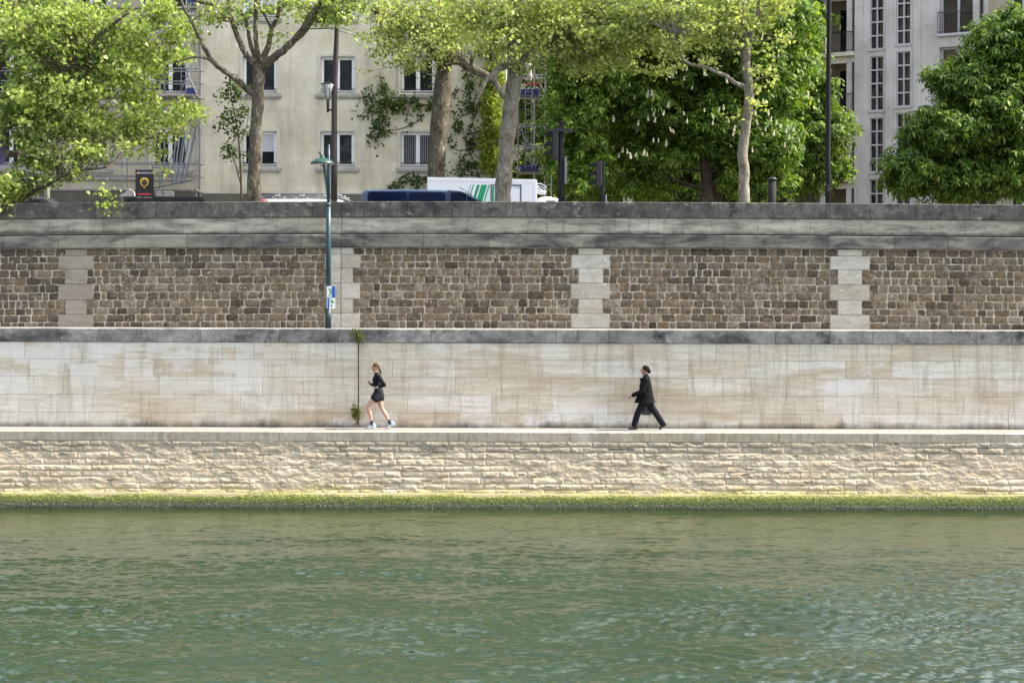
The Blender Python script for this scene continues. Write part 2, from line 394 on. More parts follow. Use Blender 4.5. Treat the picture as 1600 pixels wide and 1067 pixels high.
for k_ in ('cloth_black','cloth_charcoal','cloth_navy','coat_black'):              # creases in the cloth
    nt_ = M[k_].node_tree; v_ = coords(nt_, (9,14,5), (0,.5,0)); bump(nt_, noise(nt_, v_, 1.0, 3, .55, 1.2), nt_.nodes['Principled BSDF'], 1.0, .045)
M['eye'] = plain('eye', (.03,.022,.02), .2)

# ------------------------------------------------------------------ world, sun, camera
SUN_EL, BEHIND = 47.0, 1.0
to_sun = Vector((math.cos(R(SUN_EL))*math.cos(R(BEHIND)), math.cos(R(SUN_EL))*math.sin(R(BEHIND)), math.sin(R(SUN_EL))))
w = bpy.data.worlds.new('World'); S.world = w; w.use_nodes = True
wn = w.node_tree; bg = wn.nodes['Background']
sky = wn.nodes.new('ShaderNodeTexSky'); sky.sky_type = 'NISHITA'; sky.sun_disc = False
sky.sun_elevation = R(SUN_EL); sky.sun_rotation = math.atan2(to_sun.x, to_sun.y)
sky.air_density = .8; sky.dust_density = 5.0; sky.ozone_density = .2; sky.altitude = 50
tcw = wn.nodes.new('ShaderNodeTexCoord'); mpw = wn.nodes.new('ShaderNodeMapping'); mpw.inputs['Scale'].default_value = (1.6,1.6,3.2); wn.links.new(tcw.outputs['Generated'], mpw.inputs[0])
cn = noise(wn, mpw.outputs[0], 1.9, 7, .58, .4); cmask = ramp(wn, cn, [(.50,0.0),(.58,1.0)])  # unseen bright clouds, added for water glints and a more neutral fill
cshade = ramp(wn, noise(wn, mpw.outputs[0], 4.0, 5, .6), [(.3,(8,8.8,10)),(.7,(13.5,14.2,15.2))])
wn.links.new(mix(wn, sky.outputs[0], cshade, cmask), bg.inputs[0]); bg.inputs[1].default_value = .15
sd = bpy.data.lights.new('sun', 'SUN'); sd.energy = 5.0; sd.angle = R(.5); sd.color = (1.0,.93,.82)
so = bpy.data.objects.new('sun', sd); COL.objects.link(so); so.rotation_euler = (-to_sun).to_track_quat('-Z','Y').to_euler(); so.location = (30,0,40)
cd = bpy.data.cameras.new('camera'); cam = bpy.data.objects.new('camera', cd); COL.objects.link(cam)
cam.location = (0, CY, CZ); cam.rotation_euler = (Matrix.Rotation(R(90),4,'X') @ Matrix.Rotation(R(.172),4,'Z')).to_euler()
cd.sensor_width = 36; cd.lens = FPX/1600*36; cd.shift_y = -(533.5-HZ)/1600; cd.clip_end = 3000; cd.clip_start = .5
S.camera = cam
S.view_settings.view_transform = 'Standard'; S.view_settings.look = 'None'; S.view_settings.exposure = 1.2; S.view_settings.gamma = 1
S.cycles.use_denoising = True
S.cycles.max_bounces = 8; S.cycles.transparent_max_bounces = 8

# ================================================================== SETTING
def sheet(name, x0, x1, y0, y1, z, mat, kind='structure'):
    b = MB(); b.add([(x0,y0,z),(x1,y0,z),(x1,y1,z),(x0,y1,z)], [(0,1,2,3)])
    return tag(b.build(name, mat), kind=kind)
ST = 7.1                                                     # street level
sheet('ground', -700, 700, 4.3, 900, ST-.03, M['ground'])
sheet('riverside_pavement', -60, 60, 3.9, 9.0, ST+.10, M['paving'])
sheet('road', -60, 60, 9.0, 23.0, ST-.02, M['asphalt'])
sheet('far_pavement', -60, 60, 23.0, 27.2, ST+.10, M['paving'])
kb = MB(); kb.cbox(-60,60,9.0,9.15,ST-.02,ST+.104,.015); kb.cbox(-60,60,22.85,23.0,ST-.02,ST+.104,.015); tag(kb.build('kerb', M['paving']), kind='structure')
mk = MB()
for i in range(-8, 8): mk.box(i*4.5, i*4.5+2.2, 17.4, 17.5, ST-.02, ST-.016)
tag(mk.build('road_marking', M['paper_white']), kind='structure')

# ---- water: a wave mesh in front of the quay plus a sheet out to the horizon
def make_water():
    xs = np.arange(-20, 20.01, .04); ys = np.concatenate([np.arange(-44, -25, .15), np.arange(-25, .3, .021)])
    gx, gy = np.meshgrid(xs, ys)
    rng = np.random.default_rng(5); h = np.zeros_like(gx)
    wx = fbm(gx*.5, gy*.5, 3, 40)*2.4; wy = fbm(gx*.5, gy*.5, 3, 60)*2.4
    for i in range(84):
        big = i < 14
        lam = 1.0*(3.4/1.0)**rng.random() if big else .135*(.60/.135)**rng.random()
        k = 2*PI/lam; th = rng.normal(R(97), .35 if big else .62); sl = (.019 if big else .0245)*rng.uniform(.5,1.4)
        h += sl/k*np.sin(k*(math.cos(th)*(gx+wx*.5)+math.sin(th)*(gy+wy*.5)) + rng.random()*6.28)
    far = np.interp(-gy, [0,3,8,14,22,40], [.32,.45,.74,1.15,1.7,1.7])
    patch = (.30+1.35*fbm(gx*.22, gy*.35, 4, 90))*far; h *= patch
    h += .016*(.5-np.abs(fbm(gx*2.4+wx, gy*5.0+wy*.6, 3, 7)-.5)*2)*patch
    V = np.stack([gx, gy, h], -1).reshape(-1,3); ny, nx = gx.shape
    i = np.arange(ny-1)[:,None]*nx + np.arange(nx-1)[None,:]
    F = np.stack([i, i+1, i+nx+1, i+nx], -1).reshape(-1,4)
    n = len(V)
    V = np.concatenate([V, np.array([[-700,-700,-.25],[700,-700,-.25],[700,.3,-.25],[-700,.3,-.25]])]); F = np.concatenate([F, [[n,n+1,n+2,n+3]]])
    m, nt, b = new_mat('river_water')
    n1 = noise(nt, coords(nt,(.12,.3,1)), 1, 4, .6)
    nt.links.new(ramp(nt, n1, [(.3,(.011,.0235,.007)),(.7,(.018,.032,.0115))]), b.inputs['Base Color'])
    b.inputs['Roughness'].default_value = .02; b.inputs['IOR'].default_value = 1.42; b.inputs['Specular IOR Level'].default_value = .5
    n2 = noise(nt, coords(nt,(7,15,1)), 1, 4, .65, .6); bump(nt, n2, b, .2, .03)
    o = np_mesh('water', V, F, m, smooth=True)
    return tag(o, kind='structure')
make_water()

# ================================================================== RIVER WALL (quay)
XW = 22.0
def yq(z): return -.24*(1.95-z)/1.95                       # battered face
def courses(rng, x0, x1, lo, hi):
    xs = [x0]
    while xs[-1] < x1 - lo*.6: xs.append(xs[-1] + rng.uniform(lo, hi))
    xs[-1] = x1
    return xs
def make_quay():
    root = empty('river_wall', (0,0,0), 'cream rough stone embankment wall rising straight out of the green river', 'wall')
    rng = np.random.default_rng(3)
    z0, z1 = .33, 1.705
    xs = np.arange(-17, 17.001, .018); zs = np.arange(z0, z1+.001, .015)
    gx, gz = np.meshgrid(xs, zs)
    d = np.zeros_like(gx); jt = np.zeros_like(gx)
    rows = [z1]; 
    while rows[-1] > z0: rows.append(rows[-1]-rng.uniform(.135,.19))
    wob = (fbm(gx*1.1, gz*0+3.3, 3, 5)-.5)*.03
    soft = np.clip((fbm(gx*.7, gz*2.0, 4, 77)-.45)*5, 0, 1)          # where old joints have weathered away
    for r in range(len(rows)-1):
        zt, zb = rows[r], rows[r+1]
        inr = (gz+wob <= zt) & (gz+wob > zb)
        cut = courses(rng, -17.5, 17.5, .32, .85)
        ci = np.clip(np.searchsorted(cut, gx)-1, 0, len(cut)-2); cut = np.array(cut)
        L = gx-cut[ci]; Rr = cut[ci+1]-gx
        T = zt-(gz+wob); B = (gz+wob)-zb
        off = rng.normal(0,.009,len(cut))[ci]; tx = rng.normal(0,.03,len(cut))[ci]; tz = rng.normal(.0,.05,len(cut))[ci]
        e = np.minimum(np.minimum(L,Rr), np.minimum(T,B))
        joint = np.clip(1-e/.016, 0, 1)
        val = off + tx*(L-.3) + tz*(B-.09) + .018*np.minimum(1, e/.06)
        d = np.where(inr, val, d); jt = np.where(inr, joint, jt)
    rough = (fbm(gx*3.5+gz*1.5, gz*8, 6, 21, g=.58)-.5)
    ridge = np.abs(fbm(gx*4+gz*5, gz*9-gx*1.6, 5, 33)-.5)
    d = d*(.75-.62*soft) + rough*.036 + .02*(.12-ridge) - .022*jt*(1-.93*soft) + .02*(fbm(gx*14, gz*20, 3, 91)-.5)
    deep = np.clip((fbm(gx*2.3, gz*6, 4, 55)-.70)*9,0,1); d -= deep*.05
    Y = yq(gz) - d
    V = np.stack([gx, Y, gz], -1).reshape(-1,3); nz, nx = gx.shape
    i = np.arange(nz-1)[:,None]*nx + np.arange(nx-1)[None,:]
    F = np.stack([i, i+1, i+nx+1, i+nx], -1).reshape(-1,4)
    m, nt, b = new_mat('rock_face')
    geo = nd(nt,'ShaderNodeNewGeometry'); sep = nd(nt,'ShaderNodeSeparateXYZ',{0: geo.outputs['Position']})
    n1 = noise(nt, coords(nt,(1.3,1,4.5)), 1, 8, .65, .4)
    c = ramp(nt, n1, [(.28,(.32,.25,.165)),(.45,(.48,.395,.275)),(.6,(.58,.49,.355)),(.8,(.63,.555,.42))])
    n4 = noise(nt, coords(nt), 30, 5, .7); c = mix(nt, c, ramp(nt, n4, [(.3,.78),(.7,1.12)]), 1, 'MULTIPLY')
    # grey rain crust on the upper two courses (a stain with its own ragged edge)
    n5 = noise(nt, coords(nt,(.9,1,1.6)), 1, 7, .7)
    hgt = mmath(nt,'ADD', sep.outputs['Z'], mmath(nt,'MULTIPLY', mmath(nt,'SUBTRACT', n5, .5), .75))
    c = mix(nt, c, (.29,.255,.195), ramp(nt, mmath(nt,'SUBTRACT',hgt,.95), [(.36,0),(.54,.85)]))
    n6 = noise(nt, coords(nt,(2.4,1,5)), 1, 8, .7); c = mix(nt, c, (.15,.12,.085), ramp(nt, n6, [(.52,0),(.72,.8)]))
    # yellow green tide growth low down
    c = mix(nt, c, (.42,.36,.13), ramp(nt, mmath(nt,'SUBTRACT', .62, hgt), [(.05,0),(.22,.6)]))
    nt.links.new(c, b.inputs['Base Color']); b.inputs['Roughness'].default_value = .95; b.inputs['Specular IOR Level'].default_value = .15
    bump(nt, n4, b, .5, .012)
    np_mesh('rock_face', V, F, m, root, smooth=False)
    # coping slabs
    cb = MB(); rx = courses(rng, -XW, XW, 1.0, 1.9)
    for a, c2 in zip(rx, rx[1:]):
        j = U(-.004,.004); cb.cbox(a+.001, c2-.001, -.03+j*.3, .40, 1.70, 1.95+j*.3, .012)
    cb.build('coping', M['copstone'], root)
    # ends beyond the picture and core
    ex = MB()
    for sx in (-1, 1):
        x0, x1 = (17, 60) if sx > 0 else (-60, -17)
        ex.add([(x0,yq(-1),-1),(x1,yq(-1),-1),(x1,-.02,1.7),(x0,-.02,1.7),(x0,.4,1.7),(x1,.4,1.7)], [(0,1,2,3),(3,2,5,4)])
        if sx > 0: ex.box(XW, 60, -.03, .42, 1.701, 1.95)
        else: ex.box(-60, -XW, -.03, .42, 1.701, 1.95)
    ex.build('wall_end', m, root)
    # smooth concrete footing at the tide line
    gx2 = np.arange(-17,17.001,.05); prof = [(-.50,-.9),(-.37,-.02),(-.34,.16),(-.31,.30),(-.285,.355),(-.235,.385),(-.12,.39)]
    Vv = []; 
    for (yy, zz) in prof:
        nn = (fbm(gx2*.8, gx2*0+zz*3, 4, 9)-.5)*.05 + (fbm(gx2*4, gx2*0+zz*7, 3, 19)-.5)*.02
        Vv.append(np.stack([gx2, np.full_like(gx2, yy)-nn*.6, np.full_like(gx2, zz)+nn*(.9 if zz>.2 else 0)], -1))
    V = np.concatenate(Vv); nx = len(gx2); i = np.arange(len(prof)-1)[:,None]*nx+np.arange(nx-1)[None,:]
    F = np.stack([i,i+1,i+nx+1,i+nx],-1).reshape(-1,4)
    mf = stone_mat('footing', [(0,(.25,.222,.145)),(1,(.25,.222,.145))], mottle=(1.5,1,3), mott=(.8,1.1), speck=30, stains=[((.27,.255,.10),(1.2,1,5),.45,.62,7)])
    np_mesh('footing', V, F, mf, root, smooth=True)
make_quay()

def make_algae():
    rng = np.random.default_rng(8); n = 62000
    x = rng.uniform(-17,17,n); t = rng.beta(1.25,1.15,n)
    edge = .345 + (fbm(x*1.1, x*0, 5, 4)-.5)*.24
    z = -.03 + t*(edge+.05)
    prz = np.array([-.9,-.02,.16,.30,.355,.385]); pry = np.array([-.50,-.37,-.34,-.31,-.285,-.235])
    y = np.interp(z, prz, pry) - .008
    ln = rng.uniform(.02,.05,n)*(1+.3*(z<.12)); wd = rng.uniform(.006,.013,n)
    ang = rng.normal(0,.5,n)
    tip = np.stack([np.sin(ang)*ln, -rng.uniform(.25,.85,n)*ln, -np.cos(ang)*ln*rng.uniform(.1,1,n)+.012],-1)
    base = np.stack([x,y,z],-1); side = np.stack([np.cos(ang)*wd, np.zeros(n), np.sin(ang)*wd],-1)
    V = np.concatenate([base-side, base+side, base+tip*.6+side*1.2, base+tip],1).reshape(-1,3)
    F = np.arange(n*4).reshape(n,4)
    m, nt, b = new_mat('algae')
    geo = nd(nt,'ShaderNodeNewGeometry'); sep = nd(nt,'ShaderNodeSeparateXYZ',{0: geo.outputs['Position']})
    n1 = noise(nt, coords(nt,(2.5,1,8)), 1, 6, .7)
    h = mmath(nt,'ADD', sep.outputs['Z'], mmath(nt,'MULTIPLY', mmath(nt,'SUBTRACT', n1,.5), .22))
    c = ramp(nt, h, [(.0,(.07,.08,.05)),(.075,(.13,.14,.095)),(.13,(.115,.15,.045)),(.2,(.205,.245,.05)),(.28,(.27,.295,.06)),(.40,(.34,.33,.12))])
    c = mix(nt, c, ramp(nt, geo.outputs['Random Per Island'], [(0,.7),(.5,1.0),(1,1.35)]), 1, 'MULTIPLY')
    n2 = noise(nt, coords(nt,(14,1,20)), 1, 3, .6)
    c = mix(nt, c, (.05,.05,.015), ramp(nt, n2, [(.62,0),(.70,.8)]))
    nt.links.new(c, b.inputs['Base Color']); b.inputs['Roughness'].default_value = .8
    tag(np_mesh('algae', V, F, m), 'yellow green algae clinging to the foot of the wall at the waterline', 'algae', kind='stuff')
make_algae()

# path on top of the river wall
sheet('quay_path', -60, 60, .40, 1.62, 1.952, M['paving'])

# ================================================================== MIDDLE WALL
def blocks(mb, x0, x1, y0, y1, z0, z1, lo, hi, rng, gap=.005, ch=.004, jit=.003, splits=()):
    xs = courses(rng, x0, x1, lo, hi); xs = sorted(set(list(xs) + [s for s in splits if x0 < s < x1]))
    out = [xs[0]]
    for v in xs[1:]:
        if v - out[-1] < .18 and v not in splits: continue
        out.append(v)
    for a, b in zip(out, out[1:]):
        j = rng.uniform(-jit, jit)
        mb.cbox(a+gap/2, b-gap/2, y0+j, y1, z0+gap/2, z1-gap/2, ch)
def make_mid():
    root = empty('promenade_wall', (0,1.5,1.95), 'pale smooth ashlar wall with dark coping behind the runner and the walker', 'wall')
    rng = np.random.default_rng(12); zt = 4.584
    yf = 1.5; zc = Z(536, yf)
    rows = [zc, Z(562.5,yf), Z(590,yf), Z(618,yf), Z(645.5,yf), 1.93]
    slit = X(560.5, yf)
    b = MB()
    for a, c in zip(rows, rows[1:]):
        blocks(b, -XW, slit-.012, yf, yf+.3, c, a, .75, 1.75, rng, splits=())
        blocks(b, slit+.012, XW, yf, yf+.3, c, a, .75, 1.75, rng)
    b.build('ashlar_face', M['ashlar'], root)
    k = MB(); k.box(-60, slit-.012, yf+.02, yf+.5, 1.8, zc); k.box(slit+.012, 60, yf+.02, yf+.5, 1.8, zc); k.box(slit-.012, slit+.012, yf+.12, yf+.5, 1.8, zc)
    k.build('core', M['joint'], root)
    c = MB(); xs = courses(rng, -XW, XW, .9, 1.7)
    for a, d in zip(xs, xs[1:]):
        j = rng.uniform(-.004,.004); c.cbox(a+.0015, d-.0015, yf-.035+j*.5, yf+.5, zc+.002, zt, .012)
    c.build('coping', M['crust_blue'], root)
make_mid()
sheet('promenade', -60, 60, 1.98, 3.6, 4.58, M['paving'])

# ================================================================== UPPER WALL
def g(x): return -.09*(x/14)**2 if x < 0 else -.045*(x/14)**2
PIERS = [(92,145,103,135), (508,562,515,551), (893,952,904,941), (1297,1358,1309,1346)]
def make_upper():
    root = empty('parapet_wall', (0,3.5,4.58), 'tall brown rubble wall with pale quoins and dark parapet below the street', 'wall')
    rng = np.random.default_rng(22); yf = 3.5
    ztop, zc, zb, zl, zr = Z(315.3,yf), Z(340,yf), Z(366,yf), Z(386.5,yf), 4.57
    # rubble courses
    nrow = 11; hs = rng.uniform(.9,1.1,nrow); hs = hs/hs.sum()*(zl-.02-zr)
    z = zl-.02; V = []; F = []
    spans = []
    for r in range(nrow):
        z1 = z; z0 = z-hs[r]; z = z0
        edges = [-XW]
        for i, (wa, wb, na, nb) in enumerate(PIERS):
            q = ((r+1)//2) % 2
            a, b2 = (na, nb) if q == 0 else (wa, wb)
            edges += [X(a,yf)-.01, X(b2,yf)+.01]
        edges.append(XW)
        for s in range(0, len(edges), 2):
            xs = courses(rng, edges[s], edges[s+1], .18, .50) if rng.random() < .75 else courses(rng, edges[s], edges[s+1], .15, .36)
            for a, b2 in zip(xs, xs[1:]): spans.append((a, b2, z0, z1))
    GX, GZ = 7, 5
    for (a, b2, z0, z1) in spans:
        gap = rng.uniform(.006,.020); a += gap; b2 -= gap; z0 += gap*.7; z1 -= gap*.7
        if b2-a < .05: continue
        jz = rng.normal(0,.006,4); pr = rng.uniform(.008,.032); dv = rng.integers(0,10**6)
        o = len(V)
        rc = min(.035, (b2-a)*.25)
        for iz in range(GZ):
            fz = iz/(GZ-1)
            for ix in range(GX):
                fx = ix/(GX-1)
                x = a+(b2-a)*fx; zz = z0+(z1-z0)*fz + (jz[0]*(1-fx)+jz[1]*fx)*(1-fz) + (jz[2]*(1-fx)+jz[3]*fx)*fz
                ex = min(fx,1-fx); ez = min(fz,1-fz)
                cx = abs(fx-.5)*2; cz = abs(fz-.5)*2
                if cx > .9 and cz > .9:                      # rounded corners
                    kc = rng.uniform(.05,.5); x += (rc*kc if fx < .5 else -rc*kc); zz += (rc*kc*.8 if fz < .5 else -rc*kc*.8)
                edge = ex < .01 or ez < .01
                y = yf + (-.004 if edge else -pr*min(1, 2.2*min(ex*(b2-a)/.09, ez*(z1-z0)/.06)) + rng.normal(0,.007))
                if edge: x += rng.normal(0,.007); zz += rng.normal(0,.006)
                V.append((x, y, zz + g(x)))
        for iz in range(GZ-1):
            for ix in range(GX-1):
                p = o+iz*GX+ix; F.append((p,p+1,p+GX+1,p+GX))
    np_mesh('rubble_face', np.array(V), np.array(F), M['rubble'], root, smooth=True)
    k = MB(g)
    xs = np.linspace(-60,60,121)
    for a, b2 in zip(xs, xs[1:]):
        k.add([(a,yf,4.4),(b2,yf,4.4),(b2,yf,zl),(a,yf,zl)], [(0,1,2,3)])
    k.build('mortar_bed', M['mortar'], root)
    # quoin piers
    for i, (wa, wb, na, nb) in enumerate(PIERS):
        q = MB(g); z = zl-.005; r = 0
        hq = [hs[0]] + [hs[j]+hs[j+1] for j in range(1, nrow-1, 2)]
        for r, h in enumerate(hq):
            a, b2 = (na, nb) if r % 2 == 0 else (wa, wb)
            zb2 = max(z-h, zr)
            if i == 1:
                m = X(533, yf); q.cbox(X(a,yf), m-.008, yf-.05, yf+.2, zb2+.004, z-.004, .008); q.cbox(m+.008, X(b2,yf), yf-.05, yf+.2, zb2+.004, z-.004, .008)
            else: q.cbox(X(a,yf), X(b2,yf), yf-.05+U(-.004,.004), yf+.2, zb2+.004, z-.004, .01)
            z = zb2
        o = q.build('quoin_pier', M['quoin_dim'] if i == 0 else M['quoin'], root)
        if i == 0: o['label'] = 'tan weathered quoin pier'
        if i == 1: o['label'] = 'pale quoin pier split by a vertical joint'
    sp = (X(533,yf),)
    l = MB(g); blocks(l, -XW, XW, yf-.13, yf+.3, zl, zb-.012, 1.1, 1.9, rng, gap=.004, jit=.002, ch=.012, splits=sp); l.box(-XW, XW, yf-.09, yf+.2, zb-.035, zb+.012)
    l.build('ledge', M['ledge'], root)
    bnd = MB(g); blocks(bnd, -XW, XW, yf-.03, yf+.4, zb+.012, zc, 1.1, 1.5, rng, gap=.004, jit=.002, splits=sp); bnd.build('parapet_block', M['band'], root)
    c = MB(g); blocks(c, -XW, XW, yf-.085, yf+.48, zc, ztop, 1.2, 1.7, rng, gap=.003, jit=.002, ch=.014, splits=sp); c.build('coping', M['crust'], root)
    e = MB(g); e.box(-60,-XW,yf-.08,yf+.48,4.5,ztop); e.box(XW,60,yf-.08,yf+.48,4.5,ztop); e.box(-XW,XW,yf+.1,yf+.40,zl,ztop-.05); e.build('core', M['band'], root)
make_upper()

# ================================================================== BUILDINGS
class Face:
    """a facade in its own frame: u along it, v out of it towards the viewer, z up"""
    def __init__(s, ox, oy, ang): s.o = Vector((ox, oy, 0)); s.u = Vector((math.cos(ang), math.sin(ang), 0)); s.n = Vector((math.sin(ang), -math.cos(ang), 0))
    def p(s, u, v, z): q = s.o + s.u*u + s.n*v; return (q.x, q.y, z)
    def box(s, mb, u0, u1, v0, v1, z0, z1, c=0, mi=0):
        t = MB(); (t.cbox(u0,u1,-v1,-v0,z0,z1,c) if c else t.box(u0,u1,-v1,-v0,z0,z1))
        mb.add([s.p(x,-y,z) for x,y,z in t.v], t.f, mi)
    def tube(s, mb, pts, r, n=6): mb.tube([s.p(*q) for q in pts], r, n)
    def wall(s, mb, u0, u1, z0, z1, holes, depth=.22, back=None):
        us = sorted({u0,u1} | {a for h in holes for a in h[:2] if u0 < a < u1}); zs = sorted({z0,z1} | {a for h in holes for a in h[2:4] if z0 < a < z1})
        for a, b in zip(us, us[1:]):
            for c, d in zip(zs, zs[1:]):
                mu, mz = (a+b)/2, (c+d)/2
                if any(h[0] < mu < h[1] and h[2] < mz < h[3] for h in holes): continue
                mb.add([s.p(a,0,c), s.p(b,0,c), s.p(b,0,d), s.p(a,0,d)], [(0,1,2,3)])
        for (a,b,c,d) in [h[:4] for h in holes]:
            D = -depth
            mb.add([s.p(a,0,c),s.p(b,0,c),s.p(b,D,c),s.p(a,D,c),s.p(a,0,d),s.p(b,0,d),s.p(b,D,d),s.p(a,D,d)], [(0,1,2,3),(5,4,7,6),(4,0,3,7),(1,5,6,2)])
def facade_mat(name, col, jw=1.7, jh=.62, grime=(.2,.18,.14), ang=0.0, jc=.75):
    m, nt, b = new_mat(name)
    tc = coords(nt, (1,1,1), (R(90),0,0) if ang == 0 else (R(90),0,0))
    br = nd(nt,'ShaderNodeTexBrick',{'Vector': tc, 'Color1': c4(col), 'Color2': c4([c*.955 for c in col]), 'Mortar': c4([c*jc for c in col]), 'Scale': 1.0, 'Mortar Size': .006, 'Mortar Smooth': .3, 'Brick Width': jw, 'Row Height': jh}, offset=.5)
    n1 = noise(nt, coords(nt,(.45,.45,.7)), 1, 8, .65, .3); n2 = noise(nt, coords(nt,(2.2,2.2,.35)), 1, 7, .7)
    c = mix(nt, br.outputs[0], ramp(nt, n1, [(.3,(.70,.67,.61)),(.7,(1.06,1.06,1.06))]), 1, 'MULTIPLY')
    c = mix(nt, c, grime, ramp(nt, n2, [(.48,0),(.80,.6)]))
    n3 = noise(nt, coords(nt), 14, 6, .7); c = mix(nt, c, ramp(nt, n3, [(.3,.93),(.7,1.05)]), 1, 'MULTIPLY')
    nt.links.new(c, b.inputs['Base Color']); b.inputs['Roughness'].default_value = .9; b.inputs['Specular IOR Level'].default_value = .2
    bump(nt, n3, b, .25, .01); return m
M['cream_wall'] = facade_mat('cream_wall', (.70,.65,.515), 2.6, .98)
M['grey_wall'] = facade_mat('grey_wall', (.52,.485,.39), 2.4, 1.0)
M['pale_wall'] = facade_mat('pale_wall', (.56,.54,.535), 60, 1.55, (.25,.24,.25), jc=.9)
M['beige_wall'] = facade_mat('beige_wall', (.40,.36,.29), 1.3, .75, jc=.6)
M['plinth'] = facade_mat('plinth', (.13,.125,.105), 2.2, .6)
M['trim'] = plain('trim', (.54,.51,.42), .85, var=.15, scale=5, spec=.2)
M['sill'] = plain('sill', (.36,.345,.30), .85, var=.25, scale=6, spec=.2)
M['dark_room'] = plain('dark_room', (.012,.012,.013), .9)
M['blind'] = plain('blind', (.50,.50,.53), .7, var=.05)

def window(f, parent, uc, zb, zt, wd, style='', rail=True, sill_out=.1):
    a, b2 = uc-wd/2, uc+wd/2
    t = MB()                                                       # frame set back in the reveal
    fw = .12
    for (u0,u1,z0,z1) in ((a,a+fw,zb,zt),(b2-fw,b2,zb,zt),(a+fw,b2-fw,zt-fw,zt),(a+fw,b2-fw,zb,zb+.13),(uc-.08,uc+.08,zb+.13,zt-fw)):
        f.box(t, u0, u1, -.20, -.13, z0, z1, .008)
    fr = t.build('window', M['white_frame'], parent)
    for (u0,u1) in ((a+fw,uc-.065),(uc+.065,b2-fw)):
        g_ = MB(); f.box(g_, u0-.01, u1+.01, -.185, -.165, zb+.12, zt-fw+.01); g_.build('pane', M['glass'], fr)
    if style == 'bars':
        g_ = MB()
        for k in range(1, 13):
            u = a+fw+(wd-2*fw)*k/13
            if abs(u-uc) > .07: f.box(g_, u-.011, u+.011, -.16, -.15, zb+.13, zt-fw)
        g_.build('blind', M['galv'], fr)
    if style == 'half':
        g_ = MB(); 
        for k in range(9): f.box(g_, uc+.07, b2-fw, -.163+.004*(k%2), -.15, zt-fw-.075*(k+1), zt-fw-.075*k-.006)
        g_.build('blind', M['blind'], fr)
    if style == 'full':
        g_ = MB(); f.box(g_, a+fw+.004, uc-.07, -.163, -.15, zb+.38, zt-fw-.004); f.box(g_, uc+.07, b2-fw-.004, -.163, -.15, zb+.38, zt-fw-.004)
        g_.build('blind', M['blind'], fr)
    tr = MB(); w_ = .12
    for (u0,u1,z0,z1) in ((a-w_,a-.001,zb-.02,zt+w_),(b2+.001,b2+w_,zb-.02,zt+w_),(a-.001,b2+.001,zt+.001,zt+w_)): f.box(tr, u0,u1,-.02,.035,z0,z1,.008)
    tr.build('surround', M['trim'], fr)
    sl = MB(); f.box(sl, a-.2, b2+.2, -.13, sill_out, zb-.17, zb-.021, .015); f.box(sl, a-.14, b2+.14, -.02, sill_out*.55, zb-.24, zb-.171, .01)
    sl.build('sill', M['sill'], fr)
    if rail:
        r = MB(); f.box(r, a+.002, b2-.002, -.06, -.035, zb+.16, zb+.185); f.box(r, a+.002, b2-.002, -.06, -.035, zb+.03, zb+.05)
        n = int(wd/.11)
        for k in range(n+1):
            u = a+.01+(wd-.03)*k/n; f.box(r, u, u+.012, -.055, -.04, zb+.05, zb+.16)
        r.build('railing', M['metal_dark'], fr)
    return fr

YF = 27.0
# ---- cream apartment building
def cream_building():
    x0, x1 = X(313,YF), X(790,YF); f = Face(x0, YF, 0); L = x1-x0; top = 23.5
    root = empty('cream_building', (x0,YF,ST), 'cream stone apartment building with dark casement windows behind the pole and parked vehicles', 'building')
    cols = [X(c,YF)-x0 for c in (405,526.5,652)]; rows = [(Z(262,YF,500)+.02, Z(206,YF,500)), (Z(146,YF,500), Z(89,YF,500))]
    rows += [(rows[1][0]+3.03*k, rows[1][1]+3.03*k) for k in (1,2)]
    rows[2] = (Z(30,YF,500)+.05, Z(30,YF,500)+1.6)
    wd = 1.36; holes = [(c-wd/2,c+wd/2,a,b) for c in cols for a,b in rows]
    zp = Z(303,YF,500)
    w_ = MB(); f.wall(w_, 0, L, zp, top, holes); w_.build('wall', M['cream_wall'], root)
    b = MB(); f.box(b, .0, L, -.9, -.24, ST-.1, top-.02); f.box(b,.0,.25,-8,-.24,ST,top-.02); f.box(b,L-.25,L,-8,-.9,ST,top-.02); f.box(b,0,L,-8,-7.7,ST,top-.02)
    b.build('core', M['cream_wall'], root)
    p = MB(); f.box(p, 0, L, -.235, .05, ST+.05, zp-.001, .02); p.build('plinth', M['plinth'], root)
    c = MB(); f.box(c, -.2, L+.2, -8.1, .35, top, top+.35, .03); c.build('cornice', M['trim'], root)
    for j, (a, b2) in enumerate(rows):
        for i, cc in enumerate(cols):
            st = 'half' if (i, j) == (0, 0) else 'bars' if (i, j) == (2, 0) else 'full' if j == 2 else ''
            window(f, root, cc, a, b2, wd, st)
cream_building()
